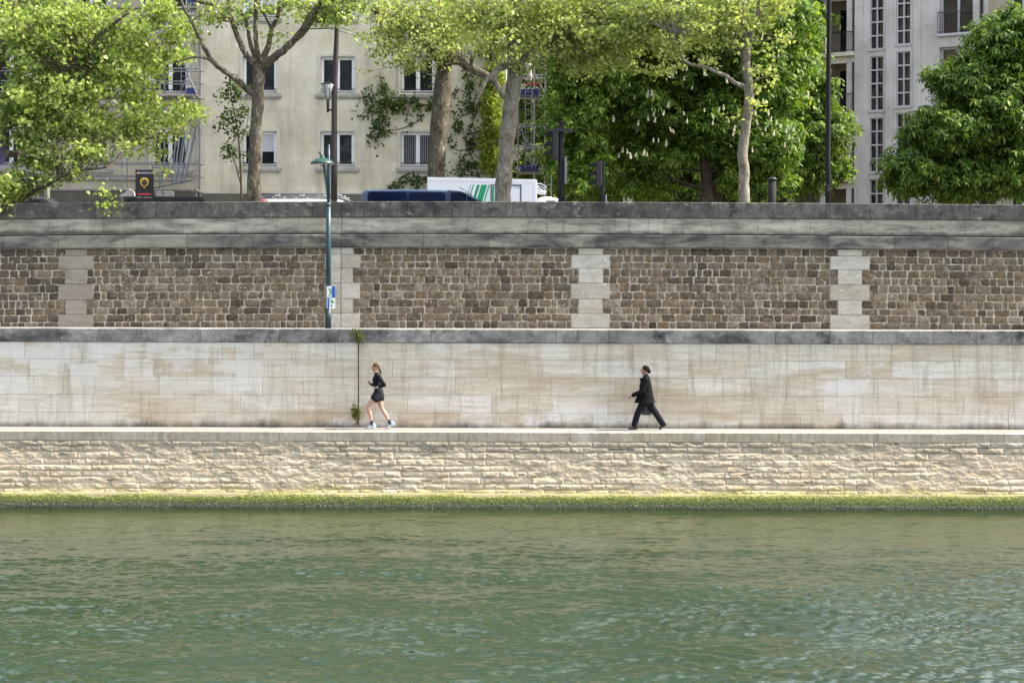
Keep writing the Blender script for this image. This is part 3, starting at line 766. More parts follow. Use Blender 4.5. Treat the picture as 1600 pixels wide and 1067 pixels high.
def grey_building():
    x1 = X(313,YF)-.02; x0 = -34.0; f = Face(x0, YF+.15, 0); L = x1-x0; top = 22.8
    root = empty('grey_building', (x0,YF,ST), 'grey plaster building behind the scaffolding and the bright left hand tree', 'building')
    cs = [x1-1.25-3.2*k-x0 for k in range(5)]
    rows = [(10.45,12.05),(13.45,15.1),(16.5,18.1)]; wd = 1.45
    holes = [(c-wd/2,c+wd/2,a,b) for c in cs for a,b in rows]
    w_ = MB(); f.wall(w_, 0, L, 9.6, top, holes); w_.build('wall', M['grey_wall'], root)
    b = MB(); f.box(b,0,L,-8,-.26,ST-.1,top-.02); b.build('core', M['grey_wall'], root)
    p = MB(); f.box(p,0,L,-.25,.06,ST+.05,9.599,.02); p.build('plinth', M['plinth'], root)
    q = MB(); f.box(q,0,L-.3,-.05,.12,9.98,10.12,.02); f.box(q,0,L-.3,-.05,.10,13.0,13.12,.02); q.build('string_course', M['sill'], root)
    c = MB(); f.box(c,-.2,L-.3,-8.1,.3,top,top+.3,.03); c.build('cornice', M['trim'], root)
    for a, b2 in rows:
        for cc in cs: window(f, root, cc, a, b2, wd, rail=True)
grey_building()

# ---- pale modern building on the right
def pale_building():
    ang = -R(35); yy = 46.0; f = Face(X(1335,yy), yy, ang); top = 30.0
    root = empty('pale_building', (f.o.x, f.o.y, ST), 'pale lavender stone building with tall gridded stair windows and iron balconies', 'building')
    z_of = lambda py, u: CZ + (HZ-(py-.003*600))*((f.p(u,0,0)[1]+50)/3000)
    secs = [(8.3,11.15),(11.5,14.2),(14.55,17.25),(17.6,20.3),(20.65,23.4)]
    colA, colB = (.78,1.52), (2.2,2.95)
    dz = .14
    holes = [(colA[0],colA[1],a,b) for a,b in secs] + [(colB[0],colB[1],a+dz,b+dz) for a,b in secs]
    bw = (4.45,6.15); bl = [(8.6,11.3),(11.75,14.45),(14.9,17.45),(18.1,20.9),(21.3,24.0)]
    holes += [(bw[0],bw[1],a,b) for a,b in bl]
    w_ = MB(); f.wall(w_, 0, 6.9, ST, top, holes, .35); w_.build('wall', M['pale_wall'], root)
    pl = MB()
    for (a,b2) in ((.0,.45),(1.66,2.06),(3.12,3.5)): f.box(pl,a,b2,-.02,.10,ST,top-.1,.015)
    pl.build('pilaster', M['pale_wall'], root)
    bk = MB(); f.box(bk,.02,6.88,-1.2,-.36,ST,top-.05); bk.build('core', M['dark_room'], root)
    def grid(c, a, b2):
        fr = MB(); u0,u1 = c; t = .05
        for (p0,p1,z0,z1) in ((u0,u0+t,a,b2),(u1-t,u1,a,b2),(u0+t,u1-t,b2-t,b2),(u0+t,u1-t,a,a+t),((u0+u1)/2-t*.6,(u0+u1)/2+t*.6,a+t,b2-t)): f.box(fr,p0,p1,-.2,-.06,z0,z1)
        for k in (1,2,3):
            z = a+(b2-a)*k/4
            f.box(fr,u0+t,(u0+u1)/2-t*.6,-.2,-.06,z-t*.7,z+t*.7); f.box(fr,(u0+u1)/2+t*.6,u1-t,-.2,-.06,z-t*.7,z+t*.7)
        f.box(fr,u0-.06,u1+.06,-.05,.06,a-.09,a-.001)
        o = fr.build('window', M['frame_grey'], root)
        g_ = MB(); f.box(g_,u0+.01,u1-.01,-.26,-.21,a+.01,b2-.01); g_.build('pane', M['glass'], o)
    for a,b2 in secs: grid(colA,a,b2); grid(colB,a+dz,b2+dz)
    for a,b2 in bl:
        fr = MB(); 
        for (p0,p1) in ((bw[0],bw[0]+.1),(5.28,5.4),(bw[1]-.1,bw[1])): f.box(fr,p0,p1,-.34,-.24,a,b2)
        f.box(fr,bw[0]+.1,bw[1]-.1,-.34,-.24,b2-.1,b2)
        o = fr.build('window', M['frame_grey'], root)
        g_ = MB(); f.box(g_,bw[0]+.02,bw[1]-.02,-.35,-.30,a+.02,b2-.02); g_.build('pane', M['glass'], o)
        s_ = MB(); f.box(s_,bw[0]-.1,bw[1]+.05,-.33,.14,a-.14,a-.001,.02); s_.build('sill', M['frame_grey'], o)
        r = MB(); rails(f, r, bw[0]-.06, bw[1]+.02, .10, a, 1.05); r.build('railing', M['metal_dark'], o)
    # drain pipe
    d = MB(); f.tube(d, [(6.62,.09,ST),(6.62,.09,17.6),(6.62,.09,29)], .075, 8); f.box(d,6.35,6.9,.0,.3,17.0,17.12); d.build('drain_pipe', M['metal_dark'], root)
    # beige wing further right
    b = MB(); hs = [(8.0,9.2,a,a+1.9) for a in (8.6,11.8,15.0,18.4,21.6)] + [(10.6,11.8,a,a+1.9) for a in (8.6,11.8,15.0,18.4,21.6)]
    f.wall(b,6.9,16,ST,top,hs,.3); b.build('beige_wing', M['beige_wall'], root)
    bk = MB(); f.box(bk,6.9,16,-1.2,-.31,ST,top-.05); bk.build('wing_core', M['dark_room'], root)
    for h in hs:
        fr = MB(); f.box(fr,h[0],h[0]+.09,-.28,-.18,h[2],h[3]); f.box(fr,h[1]-.09,h[1],-.28,-.18,h[2],h[3]); f.box(fr,(h[0]+h[1])/2-.06,(h[0]+h[1])/2+.06,-.28,-.18,h[2],h[3])
        o = fr.build('window', M['frame_grey'], root); g_ = MB(); f.box(g_,h[0]+.01,h[1]-.01,-.3,-.25,h[2]+.01,h[3]-.01); g_.build('pane', M['glass'], o)
    # recessed loggias on the left, seen between pale posts
    D = -1.5; z_lv = [ST, 11.25, 14.45, 17.55, 20.7, 24]
    lw = MB(); f.box(lw, -5.6, -.002, D-.4, D, ST, top); f.box(lw,-5.9,-5.6,D-.4,.0,ST,top); lw.build('loggia_wall', M['beige_wall'], root)
    for z in z_lv[1:]:
        sb = MB(); f.box(sb, -5.59, -.003, D+.002, .25, z-.20, z, .015); f.box(sb,-5.59,-.003,-.25,0,z-.52,z-.201); sb.build('balcony_slab', M['trim'], root)
        r = MB(); rails(f, r, -5.5, -.03, .18, z, 1.02, .13); r.build('balcony_railing', M['metal_dark'], root)
    ps = MB()
    for u in (-3.75,-1.9,-.45): f.box(ps,u,u+.28,-.3,.05,ST,top-.2,.01)
    ps.build('post', M['pale_wall'], root)
    for z in z_lv:
        for (a,b2) in ((-5.3,-4.2),(-3.3,-2.1),(-1.5,-.1)):
            dr = MB(); f.box(dr,a,b2,D+.001,D+.04,z+.02,z+2.35); dr.build('balcony_door', M['glass'], root)
def rails(f, r, u0, u1, v, z, h, step=.12):
    f.box(r,u0,u1,v-.02,v+.02,z+h-.04,z+h); f.box(r,u0,u1,v-.012,v+.012,z+.08,z+.105)
    n = max(2,int((u1-u0)/step))
    for k in range(n+1):
        u = u0+(u1-u0)*k/n; f.box(r,u-.009,u+.009,v-.009,v+.009,z+.0,z+h-.04)
pale_building()
# long facade far behind the chestnuts
def rear_building():
    f = Face(-6, 58, 0); root = empty('rear_building', (-6,58,ST), 'shaded stone facade barely seen far behind the chestnut trees', 'building')
    hs = [(1.5+3*k,2.7+3*k,a,a+1.9) for k in range(8) for a in (8.6,11.8,15.0,18.2)]
    w_ = MB(); f.wall(w_,0,26,ST,24,hs,.3); w_.build('wall', M['grey_wall'], root)
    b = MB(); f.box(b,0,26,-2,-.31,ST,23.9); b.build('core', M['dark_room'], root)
rear_building()

# ================================================================== TREES
PLANE = np.array([(0,0),(.22,.06),(.50,-.02),(.40,.26),(.56,.52),(.28,.52),(.0,1.0),(-.28,.52),(-.56,.52),(-.40,.26),(-.50,-.02),(-.22,.06)])*1.0
OVAL = np.array([(0,0),(.30,.22),(.36,.5),(.22,.8),(0,1.0),(-.22,.8),(-.36,.5),(-.30,.22)])
IVY = np.array([(0,0),(.42,-.05),(.36,.30),(.55,.5),(.2,.6),(0,1.0),(-.2,.6),(-.55,.5),(-.36,.30),(-.42,-.05)])
def leaf_cloud(name, C, size, shape, mat, parent, rng, up=.55, droop=.15, flip=None):
    """C (n,3): one leaf at each point"""
    n = len(C); nr = rng.normal(size=(n,3)); nr[:,2] = nr[:,2]*.7 + up*1.4
    if flip is not None: nr += np.array(flip)
    nr /= np.linalg.norm(nr,axis=1,keepdims=True)
    t = rng.normal(size=(n,3)); t[:,2] -= droop*2; t -= nr*(t*nr).sum(1,keepdims=True); t /= np.linalg.norm(t,axis=1,keepdims=True)
    s = np.cross(nr, t); sz = size*rng.uniform(.65,1.25,n)[:,None,None]
    k = len(shape); a = shape[None,:,0,None]; b = shape[None,:,1,None]
    cur = (-.35*a**2 - .22*(b-.3)**2)
    V = C[:,None,:] + sz*(a*s[:,None,:] + (b-.3)*t[:,None,:] + cur*nr[:,None,:])
    return np_mesh(name, V.reshape(-1,3), np.arange(n*k).reshape(n,k), mat, parent)
def palmate_cloud(name, C, size, mat, parent, rng, out=None):
    """chestnut leaves: seven drooping leaflets fanned round a stalk"""
    n = len(C); L = 6
    nr = rng.normal(size=(n,3))*.55; nr[:,2] += 1.0
    if out is not None: nr += out*.55
    nr /= np.linalg.norm(nr,axis=1,keepdims=True)
    t = rng.normal(size=(n,3)); t -= nr*(t*nr).sum(1,keepdims=True); t /= np.linalg.norm(t,axis=1,keepdims=True); s = np.cross(nr,t)
    sz = size*rng.uniform(.7,1.25,n); V = np.zeros((n,L,6,3))
    for l in range(L):
        an = 2*PI*(l/L) + rng.normal(0,.12,n); ll = sz*(1.0+.25*math.cos(2*PI*l/L)); dr = rng.uniform(.25,.7,n)
        d = np.cos(an)[:,None]*t + np.sin(an)[:,None]*s; q = -np.sin(an)[:,None]*t + np.cos(an)[:,None]*s
        for j,(b,w_) in enumerate(((.03,0),(.42,-.13),(.74,-.19),(1.0,0),(.74,.19),(.42,.13))):
            V[:,l,j] = C + d*(b*ll)[:,None] + q*(w_*ll)[:,None] - nr*(dr*ll*b*b)[:,None] - np.array([0,0,1.0])*(dr*.35*ll*b*b)[:,None]
    return np_mesh(name, V.reshape(-1,3), np.arange(n*L*6).reshape(n*L,6), mat, parent)
def ellip(rng, n, c, r, shell=.5):
    d = rng.normal(size=(n,3)); d /= np.linalg.norm(d,axis=1,keepdims=True)
    q = rng.uniform(0,1,n)**shell
    return np.array(c) + d*q[:,None]*np.array(r), d
def clumps(rng, clusters, per=14, sig=.17, shell=.6):
    """clusters: (centre, radii, number of leaves) -> leaf points gathered on twig ends"""
    out = []; tw = []
    extra = []
    for c, r, n in clusters:
        for k in range(int(min(9, n/150))):
            d = rng.normal(size=3); d[2] -= .5; d /= np.linalg.norm(d); e = np.array(c)+d*np.array(r)*rng.uniform(.95,1.3)
            extra.append((tuple(e), tuple(rng.uniform(.12,.34,3)), int(rng.uniform(14,40))))
    for c, r, n in list(clusters)+extra:
        m = max(1, int(n/per)); t, _ = ellip(rng, m, c, r, shell); tw.append(t)
        k = rng.poisson(per, m)+2
        p = np.repeat(t, k, axis=0); out.append(p + rng.normal(size=p.shape)*np.array([sig*1.2,sig*1.2,sig*.8]))
    return np.concatenate(out), np.concatenate(tw)
def limb(mb, pts, rad, rng, n=10, wob=.02, sub=5):
    """smooth wobbly limb through pts"""
    pts = [Vector(p) for p in pts]; out = []; rr = []
    for i in range(len(pts)-1):
        p0 = pts[max(i-1,0)]; p1 = pts[i]; p2 = pts[i+1]; p3 = pts[min(i+2,len(pts)-1)]
        for k in range(sub):
            t = k/sub
            q = .5*((2*p1)+(p2-p0)*t+(2*p0-5*p1+4*p2-p3)*t*t+(3*p1-p0-3*p2+p3)*t**3)
            r = rad[i]*(1-t)+rad[i+1]*t
            if out: q = q + Vector(rng.normal(0,wob,3))*min(1,r*6)
            out.append(q); rr.append(r*(1+rng.normal(0,.035)))
    out.append(pts[-1]); rr.append(rad[-1]); mb.tube(out, rr, n)
    return out
def twigs(mb, tips, skel, rng, maxn, r0=.018, maxd=4.0):
    sk = np.array([tuple(p) for p in skel]); idx = rng.permutation(len(tips))[:maxn]
    for i in idx:
        d = np.linalg.norm(sk-tips[i],axis=1) + np.maximum(0, sk[:,2]-tips[i][2])*.5; j = int(np.argmin(d))
        if d[j] > maxd: continue
        a = Vector(sk[j]); b = Vector(tips[i]); m_ = a.lerp(b,.55) + Vector((0,0,.1*(b-a).length)) + Vector(rng.normal(0,.06,3))
        mb.tube([a, m_, b], [r0*min(1.6,.6+d[j]*.3), r0*.6, .004], 5, cap=False)
def plane_tree(name, label, base, limbs, clusters, group, mat='plane_leaf', bark='bark_plane', size=.14, seed=1, ntwig=260, per=14, sig=.17, kind='tree', flare=1.25, crown='crown'):
    rng = np.random.default_rng(seed); root = empty(name, base, label, 'tree', group)
    mb = MB(); skel = []
    for li, (pts, rad) in enumerate(limbs):
        if li == 0: pts = [(base[0],base[1],base[2]-.1)] + list(pts); rad = [rad[0]*flare] + list(rad)
        skel += limb(mb, pts, rad, rng, 12 if rad[0] > .12 else 8, wob=.010 if li == 0 else .02)
    C, tw = clumps(rng, clusters, per, sig)
    twigs(mb, tw, skel, rng, ntwig)
    mb.build('trunk', M[bark], root, smooth=True)
    leaf_cloud(crown, C, size, PLANE, M[mat], root, rng)
    return root
def L_(y, *pp):
    """limb from pixel-traced points (px, py, dy, radius)"""
    return [P(a,b,y+d) for a,b,d,r in pp], [r for a,b,d,r in pp]
def K_(y, *cc):
    """leaf masses (px, py, dy, half width px, half height px, half depth m, leaves)"""
    o = []
    for (a,b,d,rx,rz,ry,n) in cc:
        s = (y+d+50)/3000; o.append((P(a,b,y+d), (rx*s, ry, rz*s), n))
    return o
def fringe(y, px0, px1, py0, py1, n, leaves, seed, dy=1.0):
    q = random.Random(seed); o = []
    for k in range(n):
        t = q.random()**1.6; o.append((q.uniform(px0,px1), py0+(py1-py0)*t, q.uniform(-dy,dy), q.uniform(6,26), q.uniform(4,12), q.uniform(.2,.7), int(leaves*q.uniform(.4,1.4)*(1-.6*t))))
    return K_(y, *o)
G1 = 'plane trees along the riverside parapet'
# left tree, bright and dense, its lower boughs hanging over the parapet
y = 6.6; bx = X(-30,y)
plane_tree('plane_tree', 'bright leafy plane tree at the far left with boughs hanging over the parapet', (bx,y,ST),
  [L_(y,(-28,250,0,.27),(-22,180,0,.25),(-8,110,0,.21),(15,20,0,.16),(30,-90,0,.11),(50,-220,0,.06)),
   L_(y,(-24,215,0,.16),(20,190,-.8,.12),(80,130,-1.5,.09),(150,60,-2,.06),(200,20,-2.4,.03)),
   L_(y,(-26,240,0,.14),(30,240,.6,.10),(60,215,1.0,.07),(130,150,1.4,.05),(220,100,1.6,.03)),
   L_(y,(-28,262,0,.15),(10,312,-1.6,.10),(60,296,-2.2,.06),(110,270,-2.8,.045),(170,262,-3.2,.02)),
   L_(y,(-20,165,0,.14),(30,150,1.5,.10),(140,210,1.8,.06),(240,215,2,.04),(310,180,2.2,.015)),
   L_(y,(-10,120,0,.14),(-90,60,1,.10),(-160,-20,1,.05)), L_(y,(10,30,0,.12),(90,-60,-1,.09),(190,-150,-1,.05)), L_(y,(20,0,0,.1),(-60,-120,1,.07),(-120,-230,1,.03))],
  K_(y,(60,60,-1.2,85,75,2.6,4695),(25,170,-1.6,55,60,1.8,2431),(120,40,-.5,70,60,2.4,3269),(170,100,-.8,55,48,2.0,1592),(105,150,-1.6,70,42,1.8,1760),
     (195,50,-.6,48,45,2.0,1257),(250,20,0,42,32,1.6,754),(235,95,.4,45,34,1.5,519),(60,238,-2,55,32,1.3,687),(20,290,-2.6,35,28,1.0,754),(-10,318,-3,25,16,.7,284),
     (130,240,-2.4,55,16,1.2,519),(190,205,-1.6,48,26,1.2,712),(225,190,-.6,45,22,1.3,469),(285,185,.4,32,22,1.0,318),(312,172,.8,16,14,.6,91),(275,95,1,30,34,1.0,150),(80,285,-2.4,35,8,.8,134),(120,272,-2.8,25,8,.6,117),
     (162,314,-3.4,7,14,.3,57),(166,326,-3.5,8,8,.25,37),(252,240,-1,20,12,.6,74),(250,262,-1,10,12,.4,49),(205,150,-.4,50,30,1.4,519),(150,195,-1.5,55,28,1.4,754),(95,200,-1.9,50,26,1.2,670),(280,50,.8,25,28,.9,201),
     (60,-120,2.2,200,130,3.2,678),(-130,60,0,90,150,2.6,2180),(-110,240,-1,70,60,2,754),(220,-80,2.2,120,70,2.6,301),(60,-270,2.2,150,60,3,282)),
  G1, size=.118, seed=3, ntwig=420, per=34, sig=.145)
# tree with the spreading fork, sparse young leaves
y = 5.2; bx = X(396.5,y)
plane_tree('plane_tree', 'slender forked plane tree with few leaves between the scaffold and the street lamp pole', (bx,y,ST),
  [L_(y,(397,316,0,.205),(398,240,0,.185),(401,170,0,.175),(403,118,0,.185),(405,100,0,.19)),
   L_(y,(399,152,0,.10),(380,135,-.2,.085),(355,115,-.4,.08),(330,95,-.6,.07),(312,62,-.8,.055),(300,38,-.9,.045),(285,10,-1,.035),(270,-30,-1,.02)),
   L_(y,(332,95,-.6,.05),(315,90,-.8,.04),(298,90,-1,.03),(270,100,-1.1,.012)),
   L_(y,(404,104,0,.12),(385,88,.1,.09),(372,62,.2,.08),(359,30,.3,.07),(352,18,.3,.06),(330,8,.3,.045),(303,1,.3,.04),(280,-20,.3,.02)),
   L_(y,(358,28,.3,.05),(356,5,.4,.045),(352,-30,.5,.03)),
   L_(y,(404,104,0,.10),(392,75,.3,.065),(386,45,.4,.055),(383,28,.5,.05),(372,20,.5,.04),(360,16,.5,.03)),
   L_(y,(404,103,0,.11),(399,70,-.3,.075),(398,30,-.4,.07),(399,-10,-.5,.06),(402,-90,-.5,.03)),
   L_(y,(407,100,0,.12),(418,72,.2,.08),(424,45,.3,.07),(432,28,.3,.065),(438,-5,.3,.055),(445,-80,.4,.03)),
   L_(y,(423,48,.3,.04),(415,30,.3,.03),(405,14,.3,.025),(396,0,.3,.02)),
   L_(y,(409,108,0,.14),(428,90,-.3,.115),(450,72,-.5,.105),(470,50,-.7,.095),(482,28,-.8,.085),(496,8,-.9,.075),(515,-20,-1,.06),(560,-90,-1,.03)),
   L_(y,(455,68,-.5,.05),(475,52,-.2,.045),(490,25,0,.04),(500,-10,.1,.03))],
  K_(y,(440,6,0,70,20,1.4,380),(345,12,0,45,22,1.2,200),(500,14,-.7,50,26,1.2,420),(545,5,-.6,30,30,1,260),(430,60,.2,22,26,.6,60),(330,28,.2,25,15,.8,90),(560,60,-.8,10,8,.3,18),(385,30,.3,18,22,.6,50),
     (515,30,-.8,20,14,.6,90),(300,60,-.8,14,20,.4,40),(420,-60,0,170,60,2.4,420),(420,-170,0,200,70,2.8,420)),
  G1, size=.105, seed=4, ntwig=260, per=9, sig=.14, flare=1.12)
# big tree beyond the truck
y = 23.6; bx = X(679,y)
plane_tree('plane_tree', 'massive mottled plane tree rising behind the white truck', (bx,y,ST),
  [L_(y,(680,320,0,.36),(682,250,0,.33),(687,180,0,.335),(693,110,0,.31),(700,60,0,.28),(702,-20,0,.2),(700,-160,0,.1)),
   L_(y,(697,95,0,.22),(715,95,-.6,.18),(740,110,-1,.16),(765,122,-1.3,.14),(778,138,-1.5,.1),(786,155,-1.6,.05)),
   L_(y,(690,100,0,.2),(660,60,-1,.15),(620,30,-1.6,.11),(585,20,-2,.06)), L_(y,(702,50,0,.2),(740,10,-1,.14),(770,-50,-1,.08)), L_(y,(700,60,0,.2),(650,0,1,.13),(600,-70,1,.07))],
  K_(y,(640,45,-1.5,80,50,2.6,1473),(600,25,-2,45,35,2,580),(690,30,-1.5,70,50,2.4,1160),(590,85,-2.4,22,10,.8,62),(620,70,-2.2,40,28,1.4,334),(745,35,-1,60,45,2.4,937),(680,85,-1.8,35,22,1.2,223),(640,100,-2.2,10,8,.4,17),
     (660,-80,0,170,90,4,937),(660,-200,0,140,60,3.6,446)) + fringe(y,565,740,45,118,26,75,201,2),
  'plane trees on the far pavement', mat='plane_leaf_pale', size=.115, seed=5, ntwig=320, per=22, sig=.18)
# tree in front of the truck
y = 6.4; bx = X(784,y)
plane_tree('plane_tree', 'leaning pale barked plane tree standing in front of the white truck', (bx,y,ST),
  [L_(y,(785,316,0,.245),(789,255,0,.225),(793,205,0,.235),(799,150,0,.225),(804,100,0,.215),(800,55,0,.13),(797,10,0,.1),(796,-90,0,.06)),
   L_(y,(794,200,-.08,.12),(803,193,-.12,.10),(806,186,-.12,.05)),
   L_(y,(803,105,0,.16),(818,88,.2,.14),(835,75,.3,.12),(858,62,.4,.105),(880,42,.5,.09),(900,15,.6,.075),(925,-30,.7,.05),(960,-100,.7,.03)),
   L_(y,(800,96,0,.14),(786,104,-.2,.11),(770,115,-.4,.09),(757,130,-.6,.075),(748,148,-.7,.05),(742,165,-.8,.02)),
   L_(y,(772,112,-.4,.06),(776,135,-.5,.05),(788,152,-.5,.03)),
   L_(y,(801,62,0,.11),(788,45,.2,.09),(772,30,.4,.075),(755,-10,.5,.06),(730,-80,.6,.03)),
   L_(y,(835,75,.3,.06),(848,50,.8,.05),(856,20,1,.04))],
  K_(y,(790,25,-.2,75,40,1.8,1026),(860,20,.2,75,40,1.9,1710),(730,20,.2,45,35,1.6,432),(930,40,.4,60,45,1.9,1620),(905,85,.5,45,30,1.2,584),(990,30,.4,60,40,1.9,1350),(760,70,-.2,35,28,1.0,162),(830,60,.2,30,20,.8,129),
     (960,85,.6,50,25,1.2,540),(850,-70,0,170,65,2.6,1350),(850,-180,0,150,60,2.8,810)) + fringe(y,800,1060,45,125,48,80,202,1.2),
  G1, mat='plane_leaf_pale', bark='bark_pale', size=.115, seed=6, ntwig=420, flare=1.1, per=22, sig=.15)
# slim tree before the chestnuts
y = 5.8; bx = X(1161,y)
plane_tree('plane_tree', 'slim straight pale trunked plane tree in front of the flowering chestnut', (bx,y,ST),
  [L_(y,(1162,316,0,.165),(1162,270,0,.16),(1160,235,0,.15),(1166,190,0,.135),(1169,150,0,.14),(1165,100,0,.13),(1166,70,0,.13),(1173,42,0,.12),(1184,12,0,.085),(1195,-40,0,.06),(1200,-140,0,.03)),
   L_(y,(1163,135,0,.085),(1148,130,-.2,.07),(1135,120,-.3,.06),(1118,113,-.5,.055),(1100,105,-.6,.05),(1078,101,-.7,.042),(1066,92,-.8,.036),(1061,75,-.9,.028),(1056,62,-.9,.012)),
   L_(y,(1161,92,0,.055),(1152,80,.1,.045),(1147,68,.2,.045),(1149,48,.3,.042),(1145,32,.3,.038),(1138,20,.3,.03),(1130,0,.3,.02)),
   L_(y,(1166,66,0,.075),(1162,45,-.2,.065),(1160,20,-.2,.06),(1159,-10,-.2,.055),(1150,-90,-.3,.03)),
   L_(y,(1172,48,0,.06),(1162,36,.2,.055),(1155,20,.3,.045),(1150,5,.3,.03))],
  K_(y,(1080,30,-.2,70,40,1.9,972),(1130,15,0,50,32,1.5,514),(1045,75,-.4,35,28,1.1,240),(1015,30,0,40,45,1.8,514),(1195,120,0,28,26,.7,114),(1185,160,-.2,16,14,.4,46),(1210,10,0,40,28,1.3,436),(1155,185,-.1,10,10,.3,14),
     (1130,-70,0,150,60,2.4,1248),(1130,-170,0,140,60,2.6,832)) + fringe(y,1000,1230,30,110,22,60,203,1.0),
  G1, mat='plane_leaf_pale', bark='bark_pale', size=.115, seed=9, ntwig=420, flare=1.1, per=22, sig=.15)

def candle_mesh(rng):
    b = MB(); h = .34
    for i in range(46):
        t = i/46; r = .06*(1-t)**.75+.01; an = i*2.4; z = t*h; s = .026*(1-.35*t)
        c = Vector((r*math.cos(an), r*math.sin(an), z)) + Vector(rng.normal(0,.006,3))
        b.add([c+Vector((s,0,0)),c+Vector((0,s,0)),c-Vector((s,0,0)),c-Vector((0,s,0)),c+Vector((0,0,s)),c-Vector((0,0,s))], [(0,1,4),(1,2,4),(2,3,4),(3,0,4),(1,0,5),(2,1,5),(3,2,5),(0,3,5)])
    b.tube([(0,0,-.05),(0,0,h)], [.012,.006], 5)
    return b
def chestnut(label, base, trunks, masses, y, mat, seed, size=.24, candles=(), group='chestnut trees behind the road'):
    rng = np.random.default_rng(seed); root = empty('chestnut_tree', base, label, 'tree', group)
    mb = MB(); skel = []
    for pts, rad in trunks: skel += limb(mb, pts, rad, rng, 10)
    Cs, Os, tips = [], [], []
    for c, r, n in masses:
        m = int(n/9); t, d = ellip(rng, m, c, r, .42); tips.append(t)
        k = rng.poisson(8, m)+1; p = np.repeat(t,k,axis=0); Cs.append(p + rng.normal(size=p.shape)*np.array([.22,.22,.13])); Os.append(np.repeat(d,k,axis=0))
    tips = np.concatenate(tips); twigs(mb, tips, skel, rng, 160, .025, 6)
    mb.build('trunk', M['bark_dark'], root, smooth=True)
    palmate_cloud('crown', np.concatenate(Cs), size, M[mat], root, rng, np.concatenate(Os))
    first = None
    for i, (px, py, dy) in enumerate(candles):
        x, yy, z = P(px, py, y+dy-.05)
        if first is None: first = candle_mesh(rng).build('flower_candle', M['blossom'], None); o = first
        else: o = first.copy(); COL.objects.link(o)
        o.parent = root; o.location = Vector((x,yy,z))-Vector(base)
        s = U(.42,.74); o.scale = (s,s,s); o.rotation_euler = (U(-.25,.25),U(-.25,.25),U(0,6))
    return root
y = 25.5
cl = [(1043,168,-3.2),(1020,182,-3.2),(1068,180,-3.2),(958,190,-3.2),(996,196,-3.2),(1012,189,-3.3),(1022,191,-3.3),(1035,180,-3.3),(1072,192,-3.4),(1020,222,-3.3),(1028,222,-3.3),(1005,243,-3.2),(992,245,-3.2),(1010,244,-3.2),(1040,228,-3.2),
      (980,240,-3.1),(972,238,-3.1),(985,248,-3.1),(966,246,-3.1),(1052,208,-3.3),(1048,206,-3.3),(1100,175,-3.4),(1130,172,-3.4),(1122,175,-3.4),(1138,192,-3.4),(1113,195,-3.4),(1080,140,-3.2),(1072,110,-3.2),(1050,122,-3.2),(1068,126,-3.2),
      (982,136,-3.2),(966,138,-3.2),(952,143,-3.2),(990,155,-3.2),(1010,152,-3.2),(1018,150,-3.2),(902,120,-3),(882,100,-3),(1002,70,-3),(1037,82,-3),(935,190,-3),(937,200,-3),(1103,75,-3),(1082,73,-3),(1135,130,-3.2),(1100,118,-3.2),
      (1203,190,-3.6),(1212,195,-3.6),(1220,200,-3.6),(1195,205,-3.6),(1228,208,-3.6),(1183,195,-3.6),(1190,212,-3.6),(1208,212,-3.7),(1232,218,-3.6),(1240,205,-3.4),(1180,180,-3.6),(1200,180,-3.6),(1175,238,-3.6),(1146,205,-3.5),(1144,212,-3.5),
      (1262,150,-2.8),(1215,90,-3),(1190,60,-3),(1236,60,-2.6),(1225,230,-3.3),(1248,222,-3),(870,150,-2.8),(905,175,-2.9),(918,235,-3)]
chestnut('broad dark green chestnut tree covered with white flower candles', (X(1105,y),y,ST),
  [L_(y,(1106,330,0,.30),(1104,270,0,.26),(1098,200,0,.22),(1090,110,0,.18),(1085,0,0,.1)), L_(y,(1120,330,.4,.28),(1116,270,.4,.24),(1125,190,.4,.2),(1150,100,.4,.15),(1180,0,.4,.08)),
   L_(y,(1100,220,0,.16),(1040,160,-.5,.12),(970,110,-.6,.08),(900,70,-.6,.05)), L_(y,(1122,210,.4,.16),(1190,160,.2,.1),(1240,130,0,.05))],
  K_(y,(1000,150,0,110,75,3.0,3000),(930,90,-2.4,85,60,2.6,1800),(900,180,-2.2,55,70,2.2,1200),(1020,235,0,75,35,2.4,1100),(1100,100,0,110,80,3,2600),(1130,200,-.5,75,55,2.6,1700),(1205,110,-.4,62,75,2.6,2200),(1200,220,-1,50,48,2.2,1300),
     (1225,40,0,55,60,2.6,1300),(1060,30,-2.2,140,50,3,2200),(900,260,-2.2,60,35,2,700),(1160,275,-.5,45,28,1.6,500),(980,290,1,90,28,2,600),(1215,280,-.6,25,25,1.2,220),(1100,-30,0,120,45,3.6,1500)),
  y, 'chestnut_leaf', 31, .19, candles=cl)
y = 33.0
chestnut('small shaded chestnut tree in front of the recessed iron balconies', (X(1270,y),y,ST),
  [L_(y,(1272,340,0,.22),(1275,260,0,.18),(1280,180,0,.14),(1270,80,0,.08))],
  K_(y,(1288,215,0,40,50,2,1215),(1262,110,0,26,36,1.6,445),(1290,145,0,16,24,1.2,229),(1300,260,0,28,25,1.4,405),(1260,265,0,40,45,1.8,810),(1262,55,0,22,22,1.3,229),(1255,170,0,25,40,1.5,540)), y, 'chestnut_dark', 32, .20)
y = 26.0
